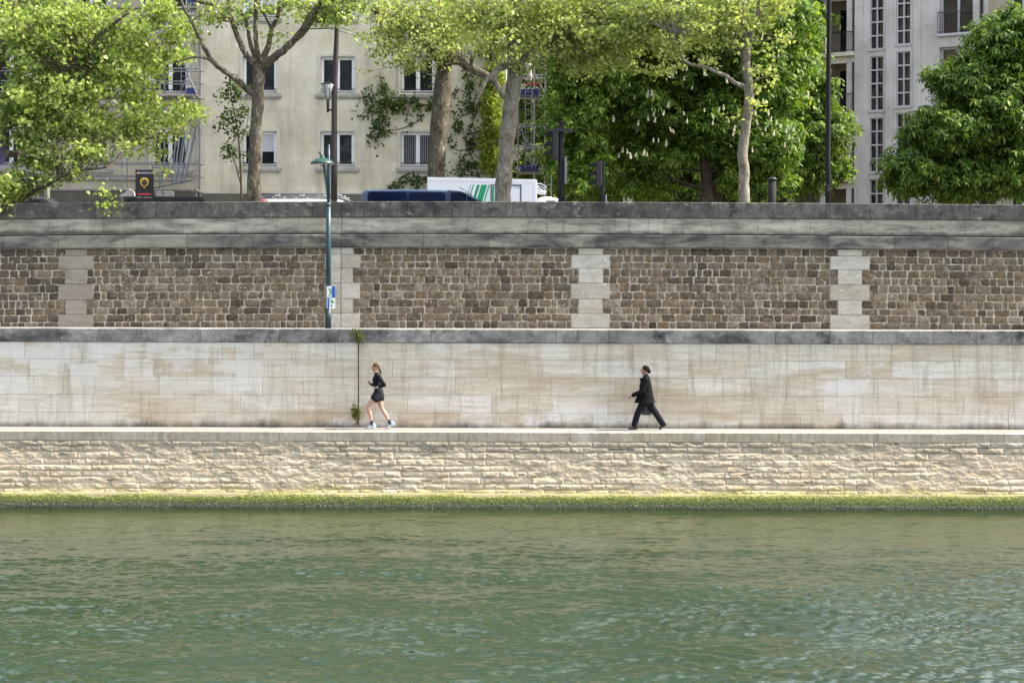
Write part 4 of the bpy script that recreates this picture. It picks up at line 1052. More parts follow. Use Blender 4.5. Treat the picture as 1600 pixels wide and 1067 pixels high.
chestnut('spreading chestnut tree at the far right before the pale building', (X(1540,y),y,ST),
  [L_(y,(1545,340,0,.30),(1542,260,0,.26),(1535,170,0,.2),(1550,60,0,.12)), L_(y,(1540,230,0,.18),(1480,210,-.5,.12),(1420,220,-.8,.06))],
  K_(y,(1560,75,0,55,50,2.2,1755),(1600,40,0,55,35,2.4,1350),(1510,130,-.4,50,40,1.8,1350),(1480,205,-.6,75,45,2.2,2430),(1420,265,-.8,42,38,1.8,1215),(1560,170,-.4,70,55,2.4,2700),(1500,280,0,90,36,2.4,2295),(1590,260,-.3,60,50,2.4,1890),(1580,120,-.2,50,40,2.0,1215),
     (1650,140,0,70,110,3,2295),(1470,120,-.5,30,14,1,189)), y, 'chestnut_dark', 33, .20)
for i, (px, yy, h, sd_) in enumerate(((850,42,1.0,41),(960,46,1.1,42),(1080,44,1.05,43),(1190,47,1.1,44))):
    lab = ['dark chestnut tree deep in shade beside the right hand scaffold tower', 'dark chestnut tree deep in shade behind the short traffic light', 'dark chestnut tree deep in shade behind the flowering crown', 'dark chestnut tree deep in shade behind the slim pale trunk'][i]
    x_ = X(px,yy)
    chestnut(lab, (x_,yy,ST), [([(x_,yy,ST-.1),(x_+.2,yy,10),(x_,yy,14),(x_+.3,yy,19)], [.3,.25,.18,.08])],
      [((x_,yy,12.5*h),(3.2,2.6,3.6),1500),((x_+.6,yy,18*h),(3.0,2.6,3.6),1200),((x_-1.2,yy-.6,10.2),(2.2,1.8,1.6),500)], yy, 'chestnut_dark', sd_, .3)
# sapling by the facade and ivy
y = 24.2
def sapling():
    rng = np.random.default_rng(51); root = empty('sapling', (X(378,y),y,ST), 'thin leafy sapling growing up beside the forked plane tree trunk', 'tree')
    mb = MB(); sk = []
    for l in (L_(y,(378,330,0,.045),(375,260,0,.04),(370,200,0,.03),(360,150,0,.02),(358,115,0,.01)), L_(y,(376,290,0,.03),(365,250,.2,.02),(352,225,.3,.01)), L_(y,(372,230,0,.02),(384,200,.1,.015),(388,170,.1,.008)), L_(y,(366,180,0,.02),(352,170,.1,.01),(347,180,.1,.005))): sk += limb(mb, l[0], l[1], rng, 6)
    C, tw = clumps(rng, K_(y,(366,125,0,10,14,.4,60),(355,150,0,12,16,.4,90),(375,140,0,12,14,.4,80),(358,180,0,16,16,.4,110),(378,175,0,10,16,.4,70),(355,235,.2,9,16,.3,70),(368,205,0,14,12,.3,80),(350,195,.1,8,8,.3,30),(380,250,0,8,14,.3,30)), 7, .14)
    twigs(mb, tw, sk, rng, 60, .012); mb.build('stem', M['bark_dark'], root, smooth=True); leaf_cloud('foliage', C, .13, OVAL, M['ivy_dark'], root, rng, up=.3)
sapling()
def creeper(label, paths, masses, mat, seed, size=.105, n_extra=0):
    rng = np.random.default_rng(seed); yy = YF-.04
    x0, _, z0 = P(*paths[0][0], yy); root = empty('creeper', (x0,yy,z0), label, 'climbing plant', 'creepers on the cream facade')
    mb = MB(); pts = []
    for pth in paths:
        q = [Vector(P(a,b,yy)) for a,b in pth]; q = limb(mb, q, list(np.linspace(.022,.006,len(q))), rng, 5, .03); pts += q
    mb.build('stem', M['bark_dark'], root)
    C = []
    for q in pts:
        for k in range(rng.poisson(2.0)): C.append((q.x+rng.normal(0,.09), yy-abs(rng.normal(0,.05))-.03, q.z+rng.normal(0,.09)))
    for (a,b,rx,rz,n,dep) in masses:
        s = (yy+50)/3000; c = P(a,b,yy)
        m = max(1,n//10); tx = rng.normal(0,.5,m)*rx*s; tz = rng.normal(0,.5,m)*rz*s
        for i in range(m):
            for k in range(10): C.append((c[0]+tx[i]+rng.normal(0,.11), yy-.03-dep*rng.random()**1.5, c[2]+tz[i]+rng.normal(0,.13)))
    leaf_cloud('foliage', np.array(C), size, IVY, M[mat], root, rng, up=.1, droop=.6, flip=(0,-1.0,0))
creeper('dark green creeper sprawling between the upper and lower right windows', [[(700,160),(670,165),(640,160),(610,170),(590,190),(572,225)],[(660,185),(630,200),(600,205),(580,212)],[(610,170),(600,140),(592,118)],[(590,165),(575,140),(555,168)],[(655,170),(645,150)],[(620,165),(608,140)]],
  [(590,175,22,28,260,.15),(615,165,22,22,186,.12),(650,165,30,14,186,.12),(590,210,18,14,99,.1),(680,160,16,16,99,.1),(575,150,10,14,55,.08),(598,140,8,12,49,.08)], 'ivy_dark', 61)
creeper('low dark creeper above the plinth behind the blue van', [[(690,285),(660,280),(630,287),(605,294)],[(670,280),(650,276),(630,278)]], [(645,283,26,6,99,.1),(620,292,18,5,55,.1)], 'ivy_dark', 62)
creeper('tangled bare creeper stems with scattered leaves right of the big trunk', [[(750,280),(735,240),(720,200),(705,170)],[(745,260),(725,250),(702,262)],[(740,230),(715,235),(700,225)],[(735,200),(745,160),(730,120)],[(735,150),(715,140),(705,150)],[(745,275),(720,272),(700,270)],[(725,120),(735,100),(745,80)]],
  [(735,165,14,22,161,.12),(738,220,14,22,161,.12),(730,262,16,14,124,.12),(712,200,10,30,80,.1),(735,130,10,20,80,.1),(745,70,12,30,99,.12)], 'ivy_dark', 63)
creeper('bright sunlit yellow green creeper covering the building corner', [[(770,280),(768,220),(765,150),(768,90),(765,50)],[(760,270),(757,200),(760,140)]],
  [(765,250,12,22,620,.5),(766,210,13,24,720,.55),(765,165,13,24,720,.55),(768,120,12,24,560,.5),(770,80,12,22,420,.45)], 'ivy_lit', 64, .14)

# ================================================================== STREET FURNITURE
def green_lamp():
    y = 2.6; x = X(513,y); z0 = 4.58; root = empty('street_lamp', (x,y,z0), 'tall green lamp post with a shallow dish shade standing before the rubble wall', 'street lamp')
    b = MB(); b.tube([(x,y,z0),(x,y,Z(480,y,513))],[.085,.082],14); b.build('base', M['metal_teal_dark'], root, True)
    b = MB(); b.tube([(x,y,Z(480,y,513)),(x,y,Z(380,y,513)),(x,y,Z(320,y,513))],[.075,.07,.062],14); b.tube([(x,y,Z(320,y,513)),(x+.0,y,Z(262,y,513)),(x,y,Z(226,y,513))],[.05,.045,.03],12)
    b.lathe(x,y,[(.07,Z(322,y,513)),(.075,Z(320,y,513)),(.05,Z(316,y,513))],14)
    b.tube([(x,y,Z(318,y,513)),(x-.05,y,Z(292,y,513)),(x-.12,y,Z(262,y,513)),(x-.17,y,Z(250,y,513))],[.03,.035,.04,.035],8)
    b.build('pole', M['metal_green'], root, True)
    b = MB(); xc = x-.17; zc = Z(256.5,y,513); b.lathe(xc,y,[(.33,zc),(.335,zc+.02),(.27,zc+.075),(.19,zc+.13),(.10,zc+.165),(.06,zc+.18),(.055,zc+.23),(.02,zc+.25)],28); sh = b.build('lamp_shade', M['metal_green_top'], root, True)
    b = MB(); b.lathe(xc,y,[(.30,zc-.012),(.28,zc-.004)],24); b.build('diffuser', M['white_frame'], sh)
    b = MB(); b.tube([(xc-.05,y,zc+.2),(xc-.07,y,zc+.30)],.018,6); b.ball((xc-.075,y,zc+.31),.03); b.build('finial', M['metal_dark'], sh)
    # two small notices strapped to the pole
    for i, (p0, p1) in enumerate(((447,465),(466,482))):
        r = empty('notice_board', (x,y,Z(p1,y,513)), ['upper blue green and white notice strapped to the green lamp post','lower blue green and white notice strapped to the green lamp post'][i], 'notice', 'notices strapped to the lamp post')
        za, zb = Z(p1,y,513), Z(p0,y,513); yv = y-.10; xa, xb = X(511,y), X(524.5,y)
        q = MB(); q.box(xa,xb,yv,yv+.008,za,zb); q.build('panel', M['paper_white'], r)
        W_ = xb-xa; q = MB(); u0, u1 = ((.58,1.0),(.08,.32))[i]
        q.box(xa+W_*u0,xb if u1 == 1 else xa+W_*u1,yv-.004,yv-.001,za+.004,zb-.004); q.build('blue_field', M['decal_blue'], r)
        q = MB(); rr = random.Random(4+i)
        for k in range(16):
            cx = xa+W_*rr.uniform(.28,.5) if i == 0 else xa+W_*rr.uniform(.42,.85); cz = rr.uniform(za+.03,zb-.03); s = rr.uniform(.012,.026)
            q.prism([(cx+s*math.cos(t)*rr.uniform(.7,1.2), cz+s*math.sin(t)*rr.uniform(.7,1.2)) for t in np.linspace(0,2*PI,8)[:-1]], yv-.004-.0004*k, yv-.0008)
        fix_normals(q.build('leaf_picture', M['sticker_green'], r))
        q = MB(); q.tube([(x-.083,y,(za+zb)/2),(x+.083,y,(za+zb)/2)],.012,6); q.build('strap', M['metal_dark'], r)
green_lamp()
def brown_pole():
    y = 5.6; root = empty('lamp_pole', (X(521,y),y,ST), 'tall dark brown tapered lamp pole with a glass lantern on its left side', 'street lamp')
    b = MB(); p = [P(521.5,330,y),P(521.5,250,y),P(521.5,160,y),P(523.5,90,y),P(526,25,y),P(527.5,-60,y)]; b.tube(p,[.095,.09,.08,.075,.06,.045],14)
    b.tube([P(521,173,y),P(515,172,y),P(511.5,171,y)],.03,8); b.build('pole', M['metal_brown'], root, True)
    b = MB(); cx,_,zt = P(511.5,131,y); zb = Z(156,y,512); zs = Z(176,y,512)
    b.lathe(cx,y,[(.035,zs),(.04,zs+.25),(.045,zb)],12); l = b.build('lantern_stem', M['metal_brown'], root, True)
    m, nt, bs = new_mat('lantern_glass'); n1 = noise(nt, coords(nt,(20,20,3)), 1, 3, .5)
    nt.links.new(ramp(nt,n1,[(.3,(.45,.45,.46)),(.7,(.62,.62,.63))]), bs.inputs['Base Color']); bs.inputs['Roughness'].default_value = .15; bs.inputs['Alpha'].default_value = .62
    b = MB(); b.lathe(cx,y,[(.05,zb),(.085,zb+.12),(.125,zb+.26),(.19,zt-.02)],20); b.build('lantern_glass', m, l, True)
    b = MB(); b.lathe(cx,y,[(.195,zt-.02),(.20,zt),(.13,zt+.03),(.03,zt+.045)],20)
    for k in range(6):
        a = k*PI/3; b.tube([(cx+.05*math.cos(a),y+.05*math.sin(a),zb),(cx+.19*math.cos(a),y+.19*math.sin(a),zt-.02)],.007,4)
    b.build('lantern_frame', M['grey_paint'], l)
brown_pole()
def grey_pole():
    y = 7.4; root = empty('lamp_pole', (X(1293.5,y),y,ST), 'plain dark grey lamp pole standing in front of the recessed balconies', 'street lamp')
    b = MB(); b.tube([P(1293.5,330,y),P(1293,250,y),P(1293.5,100,y),P(1294.5,-40,y),P(1295,-140,y)],[.084,.08,.074,.066,.058],14); b.build('pole', M['grey_paint'], root, True)
    b = MB(); x,_,z = P(1293.5,300,y); b.box(x-.05,x+.05,y-.105,y-.08,z,z+.22); b.build('hatch', M['metal_dark'], root)
    b = MB(); b.tube([P(1295,-140,y),P(1290,-165,y-.3),P(1286,-172,y-1.2)],[.05,.04,.035],8); b.build('arm', M['grey_paint'], root, True)
grey_pole()
def traffic_light(label, px, top, y, full):
    x = X(px,y); root = empty('traffic_light', (x,y,ST), label, 'traffic light', 'traffic lights at the crossing'); zt = Z(top,y,px)
    b = MB(); b.tube([(x,y,ST),(x,y,zt)],[.085,.075] if full else [.06,.06],12); b.build('pole', M['grey_paint'], root, True)
    hx = x-(.17 if full else .10); z = zt-(.28 if full else .0); hh = .86 if full else .74
    b = MB(); b.cbox(hx-.10,hx+.08,y-.13,y+.13,z-hh,z,.03); h = b.build('signal_head', M['metal_dark'], root)
    for k in range(3):
        zz = z-.14-k*.27; hd = MB(); n = 10
        for a in range(n):
            t0, t1 = PI*(a/n)-.2*0, PI*((a+1)/n)
            for (r0,r1) in ((.115,.10),):
                p = [(hx-.10,y+.11*math.cos(t),zz+.10*math.sin(t)) for t in (t0,t1)]; q = [(hx-.30,y+.10*math.cos(t),zz+.10*math.sin(t)-.03) for t in (t0,t1)]
                p2 = [(a_,b_,c_+.012) for a_,b_,c_ in p]; q2 = [(a_,b_,c_+.012) for a_,b_,c_ in q]
                hd.add(p+q[::-1]+p2+q2[::-1], [(0,1,2,3),(7,6,5,4),(0,3,7,4),(1,5,6,2),(3,2,6,7),(0,4,5,1)])
        hd.build('visor', M['grey_paint'], h)
        ln = MB(); ln.ball((hx-.10,y,zz),.085,6,sc=(.25,1,1)); ln.build('lens', M['lens_dark'], h, True)
    if full:
        b = MB(); b.prism([(x-.42,zt-.26),(x-.05,zt-.20),(x+.05,zt-.20),(x+.40,zt-.26),(x+.30,zt-.32),(x-.36,zt-.30)],y-.14,y+.14); fix_normals(b.build('hood', M['metal_dark'], root))
        b = MB(); b.cbox(x+.085,x+.17,y-.12,y+.12,zt-1.85,zt-1.05,.03); b.build('pedestrian_signal', M['galv_dark'], root)
        b = MB(); b.cbox(x+.08,x+.15,y-.06,y+.06,zt-2.55,zt-2.2,.02); b.build('push_button', M['metal_dark'], root)
    else:
        b = MB(); b.cbox(x+.075,x+.125,y-.05,y+.05,ST+.5,zt-.98,.015); b.build('button_box', M['galv'], root)
traffic_light('tall dark traffic light with overhanging hood next to the scaffold tower', 876, 190, 6.2, True)
traffic_light('short dark traffic light half hidden by the parapet', 941, 252, 6.2, False)
def bin_post():
    y = 6.0; x = X(1206,y); zt = Z(277,y,1206); root = empty('bollard', (x,y,ST), 'stout dark grey capped post just right of the slim pale trunk', 'post')
    b = MB(); b.lathe(x,y,[(.12,ST),(.12,zt-.10)],18); b.build('body', M['grey_paint'], root, True)
    b = MB(); b.lathe(x,y,[(.135,zt-.10),(.14,zt-.05),(.12,zt-.02),(.03,zt)],18); b.build('cap', M['metal_dark'], root, True)
bin_post()
def round_sign():
    y = 5.4; x = X(-4,y); zc = Z(238,y,0); root = empty('road_sign', (x,y,ST), 'round violet rimmed road sign at the very left edge seen from the side', 'sign')
    b = MB(); b.tube([(x,y+.05,ST),(x,y+.05,zc+.45)],.035,8); b.build('pole', M['galv_dark'], root, True)
    b = MB(); b.lathe(0,0,[(.38,-.012),(.40,0),(.38,.012)],28); f_ = MB(); f_.lathe(0,0,[(.32,-.016),(.32,-.0125)],24)
    Mx = Matrix.Translation((x,y-.02,zc)) @ Matrix.Rotation(R(64),4,'Z') @ Matrix.Rotation(R(90),4,'X')
    for q in (b, f_): q.v = [tuple(Mx @ Vector(v)) for v in q.v]
    b.build('rim', plain('violet', (.16,.12,.36), .5), root); f_.build('face', M['black_board'], root)
round_sign()
def side_post():
    y = 20.0; x = X(73,y); root = empty('scaffold_post', (x,y,ST-.02), 'grey green upright post under the left tree standing on the road edge', 'post')
    zt = Z(212,y,73); b = MB(); b.tube([(x,y,ST-.02),(x,y,zt)],[.11,.10],12); b.build('post', plain('lichen_grey',(.17,.18,.13),.8,var=.3), root, True)
    b = MB(); b.cbox(x-.16,x+.16,y-.12,y+.12,zt,zt+.12,.03); b.build('cap', M['galv_dark'], root); b = MB(); b.cbox(x-.2,x+.2,y-.2,y+.2,ST-.02,ST+.02,.01); b.build('base', M['galv_dark'], root)
side_post()

# ---- scaffolds
def scaffold_left():
    y0, y1 = YF-1.75, YF-.75; root = empty('scaffold', (X(200,y0),y0,ST+.1), 'galvanised tube scaffold with blue toe boards in front of the grey building', 'scaffold', 'scaffolds on the buildings')
    xs = [-30,-27,-24.2,-21.4,-18.6,X(190,y0),X(249,y0),X(306,y0)]; top = 20.5
    for x in xs:
        for yy in (y0,y1):
            b = MB(); b.tube([(x,yy,ST+.1),(x,yy,top)],.028,7); b.box(x-.09,x+.09,yy-.09,yy+.09,ST+.1,ST+.115); b.build('standard', M['galv'], root)
    lv = [9.55,13.25,16.7,19.6]
    for z in lv:
        b = MB()
        for yy in (y0,y1):
            for dz in (-.08,.5,1.0): b.tube([(xs[0]-.3,yy-.04,z+dz),(xs[-1]+.15,yy-.04,z+dz)],.024,6)
        for x in xs: b.tube([(x+.05,y0-.2,z-.1),(x+.05,y1+.1,z-.1)],.024,6)
        b.build('ledger', M['galv'], root)
        for k in range(3):
            d = MB(); d.cbox(xs[0],xs[-1],y0+.06+.3*k,y0+.33+.3*k,z-.05,z-.005,.008); d.build('platform_board', M['wood'] if k != 1 else M['galv_dark'], root)
        if z > 10:
            for (xa,xb) in ((xs[5]+.75,xs[6]-.15),(xs[6]+1.05,xs[7]),(xs[4],xs[4]+1.6)):
                t = MB(); t.cbox(xa,xb,y0-.07,y0-.05,z+.0,z+.24,.005); t.build('toe_board', M['tarp_blue'], root)
    for (a,b2,za,zb) in ((xs[6],xs[7],9.6,13.2),(xs[7],xs[6],13.3,16.6),(xs[5],xs[6],16.8,19.5),(xs[4],xs[5],9.6,13.2),(xs[6]+.9,xs[7],13.5,15.0),(xs[6],xs[6]+1.2,16.8,18.6)):
        b = MB(); b.tube([(a,y0-.08,za),(b2,y0-.08,zb)],.024,6); b.build('brace', M['galv'], root)
    b = MB()
    for k in range(11): b.tube([(xs[7]-.62,y0+.12,13.35+.3*k),(xs[7]-.22,y0+.12,13.35+.3*k)],.014,5)
    for dx in (.62,.22): b.tube([(xs[7]-dx,y0+.12,13.2),(xs[7]-dx,y0+.12,16.7)],.02,6)
    b.build('ladder', M['galv'], root)
    for k in range(7):
        xa = xs[7]-.95+.09*k; b = MB(); b.tube([(xa,y0-.16,ST+2.6),(xa+.25+.05*k,y0-.05,ST+5.4-.22*(k%3))],.03,7)
        o = b.build('scaffold_tube', M['galv'] if k%2 else M['galv_dark'], None); tag(o,'loose steel tube leaning on the left scaffold above the planks','tube','loose tubes leaning on the scaffold')
    # builders' goods on the low deck
    zt = Z(308,y0-.6,240)
    t = empty('trestle_deck', (X(250,y0-.6),y0-.6,ST+.1), 'low black trestle deck stacked with building goods at the scaffold foot', 'trestle'); b = MB()
    b.cbox(X(197,y0-.6),X(318,y0-.6),y0-1.0,y0-.28,zt-.16,zt,.02); b.build('deck', M['metal_dark'], t); b = MB()
    for px in (200,255,314): b.box(X(px,y0-.6)-.03,X(px,y0-.6)+.03,y0-.9,y0-.84,ST-.0,zt-.161); b.box(X(px,y0-.6)-.03,X(px,y0-.6)+.03,y0-.44,y0-.38,ST+.1,zt-.161)
    b.build('leg', M['metal_dark'], t)
    for k,(pa,pb) in enumerate(((244,256),(257,271))):
        b = MB(); xa, xb = X(pa,y0-.6), X(pb,y0-.6)
        for r in range(3): b.cbox(xa,xb,y0-.9,y0-.5,zt+.005+.075*r,zt+.072+.075*r,.01)
        tag(b.build('stone_slabs', M['sill'], None), ['pale stone slabs stacked just right of the black company board','pale stone slabs stacked nearest the leaning tubes on the deck'][k], 'slab stack', 'slab stacks on the deck')
    b = MB(); z2 = zt+.30; b.cbox(X(240,y0-.6),X(303,y0-.6),y0-.95,y0-.72,-.02,.02,.005)
    xa, xb = X(240,y0-.6), X(303,y0-.6); b.v = [(x,y_,z2+.02+z+(x-xa)/(xb-xa)*.34) for x,y_,z in b.v]
    tag(b.build('plank', M['galv_dark'], None), 'long grey plank lying aslant over the stone slabs', 'plank')
    b = MB(); rr = np.random.default_rng(3)
    prof = [(X(188,y0-.6),zt+.03),(X(196,y0-.6),zt+.12),(X(203,y0-.6),zt+.30),(X(208,y0-.6),zt+.22),(X(211,y0-.6),zt+.03)]
    b.prism([(prof[0][0],zt+.003)]+prof+[(prof[-1][0],zt+.003)],y0-.95,y0-.4); fix_normals(tag(b.build('cover_sheet', M['sill'], None),'crumpled pale cover sheet left of the black company board','sheet'))
    # company board
    yb = y0-1.06; xa, xb = X(211,yb), X(239.5,yb); za, zb = Z(315,yb,225), Z(265.5,yb,225); xc, W_, H_ = (xa+xb)/2, xb-xa, zb-za
    s = empty('company_board', (xc,yb,za), 'black company board with a gold shield emblem hung on the scaffold', 'sign')
    b = MB(); b.cbox(xa,xb,yb,yb+.03,za,zb,.006); b.build('panel', M['black_board'], s)
    sh = [(.0,.375),(.08,.37),(.145,.325),(.175,.25),(.17,.16),(.13,.075),(.06,.02),(0,-.06)]; sh = [(a,b_+.04) for a,b_ in sh]; poly = sh + [(-a,b_) for a,b_ in sh[::-1][1:-1]]
    k = W_*1.35; cz = za+H_*.42; b = MB(); b.prism([(xc+a*k,cz+b_*k*1.05) for a,b_ in poly],yb-.008,yb-.001); em = fix_normals(b.build('shield_emblem', M['gold'], s))
    b = MB(); b.ball((xc,yb-.010,cz+.225*k),.118*k,8,sc=(1,.06,1.0)); b.prism([(xc-.06*k,cz+.17*k),(xc+.06*k,cz+.17*k),(xc+.04*k,cz+.06*k),(xc-.04*k,cz+.06*k)],yb-.014,yb-.009); fix_normals(b.build('mask', M['black_board'], em))
    b = MB(); b.prism([(xc-.065*k,cz+.27*k),(xc-.015*k,cz+.245*k),(xc-.06*k,cz+.235*k)],yb-.018,yb-.0155); b.prism([(xc+.065*k,cz+.27*k),(xc+.015*k,cz+.245*k),(xc+.06*k,cz+.235*k)],yb-.018,yb-.0155); b.box(xc-.03*k,xc+.03*k,yb-.018,yb-.0155,cz+.135*k,cz+.15*k); fix_normals(b.build('mask_eyes', M['gold'], em))
    text_obj('lettering','PROTECTION',.105,(xc+.06,yb-.002,zb-.13),M['paper_white'],s)
    b = MB(); b.box(xa+.05,xa+.14,yb-.004,yb-.001,zb-.165,zb-.095); b.build('logo_block', M['gold'], s)
    b = MB(); b.box(xa+.09,xb-.11,yb-.004,yb-.001,za+.25,za+.315); b.build('red_strip', M['decal_red'], s)
    b = MB(); b.box(xa+.05,xa+.26,yb-.004,yb-.001,za+.145,za+.165); b.box(xa+.32,xb-.06,yb-.004,yb-.001,za+.145,za+.165); b.build('small_print', M['sill'], s)
scaffold_left()
def scaffold_right():
    y0 = 27.6; root = empty('scaffold', (X(833,y0),y0,ST+.1), 'narrow galvanised scaffold tower with ladder beyond the truck', 'scaffold', 'scaffolds on the buildings')
    xs = [X(p,y0) for p in (809,834.5,852)]; ys = (y0,y0+1.1); top = Z(62,y0,830)
    for x in xs:
        for yy in ys:
            b = MB(); b.tube([(x,yy,ST+.1),(x,yy,top+U(0,.8))],.030,7); b.build('standard', M['galv'], root)
    for py in (262,228,195,150,118,95):
        z = Z(py,y0,830); b = MB()
        for yy in ys: b.tube([(xs[0]-.15,yy-.05,z),(xs[2]+.12,yy-.05,z)],.024,6)
        for x in xs: b.tube([(x+.05,ys[0]-.1,z-.06),(x+.05,ys[1]+.1,z-.06)],.024,6)
        b.build('ledger', M['galv'], root)
    for py, blue in ((268,1),(150,1)):
        z = Z(py,y0,830); d = MB(); d.cbox(xs[0],xs[2],y0+.05,y0+1.0,z-.06,z,.01); d.build('platform_board', M['galv_dark'], root)
        t = MB(); t.cbox(xs[0]+.1,xs[2]-.3,y0-.09,y0-.07,z+.005,z+.26,.005); t.build('toe_board', M['tarp_blue'], root)
    b = MB(); z = Z(133,y0,830); b.cbox(xs[0]+.25,xs[0]+.85,y0-.1,y0-.085,z,z+.06,.005); b.build('warning_strip', M['decal_red'], root)
    b = MB(); xa, xb = X(820,y0), X(830,y0); za, zb = Z(265,y0,825), Z(140,y0,825); n = 14
    for x in (xa,xb): b.tube([(x,y0-.14,za),(x,y0-.14,zb)],.02,6)
    for k in range(n): zz = za+(zb-za)*(k+.5)/n; b.tube([(xa,y0-.14,zz),(xb,y0-.14,zz)],.015,5)
    b.build('ladder', M['galv'], root)
    for (p0,q0,p1,q1) in ((812,195,832,262),(812,150,816,95),(818,95,832,150),(846,118,840,160),(835,262,852,228),(852,150,836,118)):
        b = MB(); b.tube([P(p0,q0,y0-.12),P(p1,q1,y0-.12)],.024,6); b.build('brace', M['galv'], root)
    b = MB(); b.tube([P(853,118,y0),P(884,119,y0)],.024,6); b.build('outrigger', M['galv'], root)
    b = MB(); b.tube([P(826+1.2*math.sin(k*1.1),126-k*6,y0-.2) for k in range(9)],[.10+.02*math.sin(k*2.1) for k in range(9)],9)
    tag(b.build('debris_chute', M['sill'], None),'white debris chute hanging inside the narrow scaffold tower','chute')
    r = empty('barrier', (X(861,21),21,ST-.02), 'thin grey barrier rails standing just right of the truck cab', 'barrier'); b = MB(); yy = 21
    for px in (853,861): b.tube([P(px,330,yy),P(px,272 if px > 860 else 290,yy)],.022,6)
    b.build('post', M['galv_dark'], r); b = MB(); b.tube([P(850,289,yy),P(862,289,yy)],.018,6); b.tube([P(850,309,yy),P(866,310,yy)],.018,6); b.build('rail', M['galv_dark'], r)
scaffold_right()

# ================================================================== VEHICLES
def wheel(root, x, y, r=.34, side=-1):
    b = MB(); o = MB(); 
    b.lathe(0,0,[(r*.62,-.10),(r*.95,-.10),(r,-.06),(r,.06),(r*.95,.10),(r*.62,.10)],24); o.lathe(0,0,[(r*.25,-.085*0-.06),(r*.6,-.08),(r*.62,.06)],20)
    Mx = Matrix.Translation((x,y,ST-.02+r)) @ Matrix.Rotation(R(90),4,'X')
    for q in (b,o): q.v = [tuple(Mx @ Vector(v)) for v in q.v]
    t = b.build('wheel', M['rubber'], root, True); o.build('rim', M['galv'], t, True)
def body_shell(prof, y0, y1, inset_z, inset=.10, sub=1):
    """side profile (x, z) carried across the width, the sides leaning in above inset_z"""
    b = MB(); n = len(prof); zt = max(z for x,z in prof)
    cuts = [(y0,.0,.0),(y0+.02,.0,1.0),(y1-.02,.0,1.0),(y1,.0,.0)]
    rows = []
    for (yy, _, k) in ((y0,0,0),(y0+.10,0,1),(y1-.10,0,1),(y1,0,0)):
        o = len(b.v); rows.append(o)
        for (x,z) in prof:
            t = max(0,(z-inset_z)/(zt-inset_z)); yo = yy
            lean = inset*t*t
            yo = yy+lean if yy < (y0+y1)/2 else yy-lean
            dz = 0 if k else -.05*(1 if z > zt-.3 else 0)
            b.v.append((x,yo,z+dz))
    for a, c in zip(rows, rows[1:]):
        for i in range(n): j = (i+1)%n; b.f.append((a+i,c+i,c+j,a+j)); b.m.append(0)
    b.f.append(tuple(rows[0]+i for i in range(n))); b.f.append(tuple(rows[-1]+i for i in reversed(range(n)))); b.m += [0,0]
    return b
def panel(root, name, poly, y, lean, mat, thick=.012):
    """flat panel on the near side; lean(z) gives the inward offset"""
    b = MB(); n = len(poly)
    b.v = [(x,y+lean(z)-.006,z) for x,z in poly]+[(x,y+lean(z)+thick,z) for x,z in poly]
    b.f = [tuple(range(n)), tuple(n+i for i in reversed(range(n)))]+[(i,n+i,n+(i+1)%n,(i+1)%n) for i in range(n)]; b.m = [0]*len(b.f)
    return fix_normals(b.build(name, mat, root))
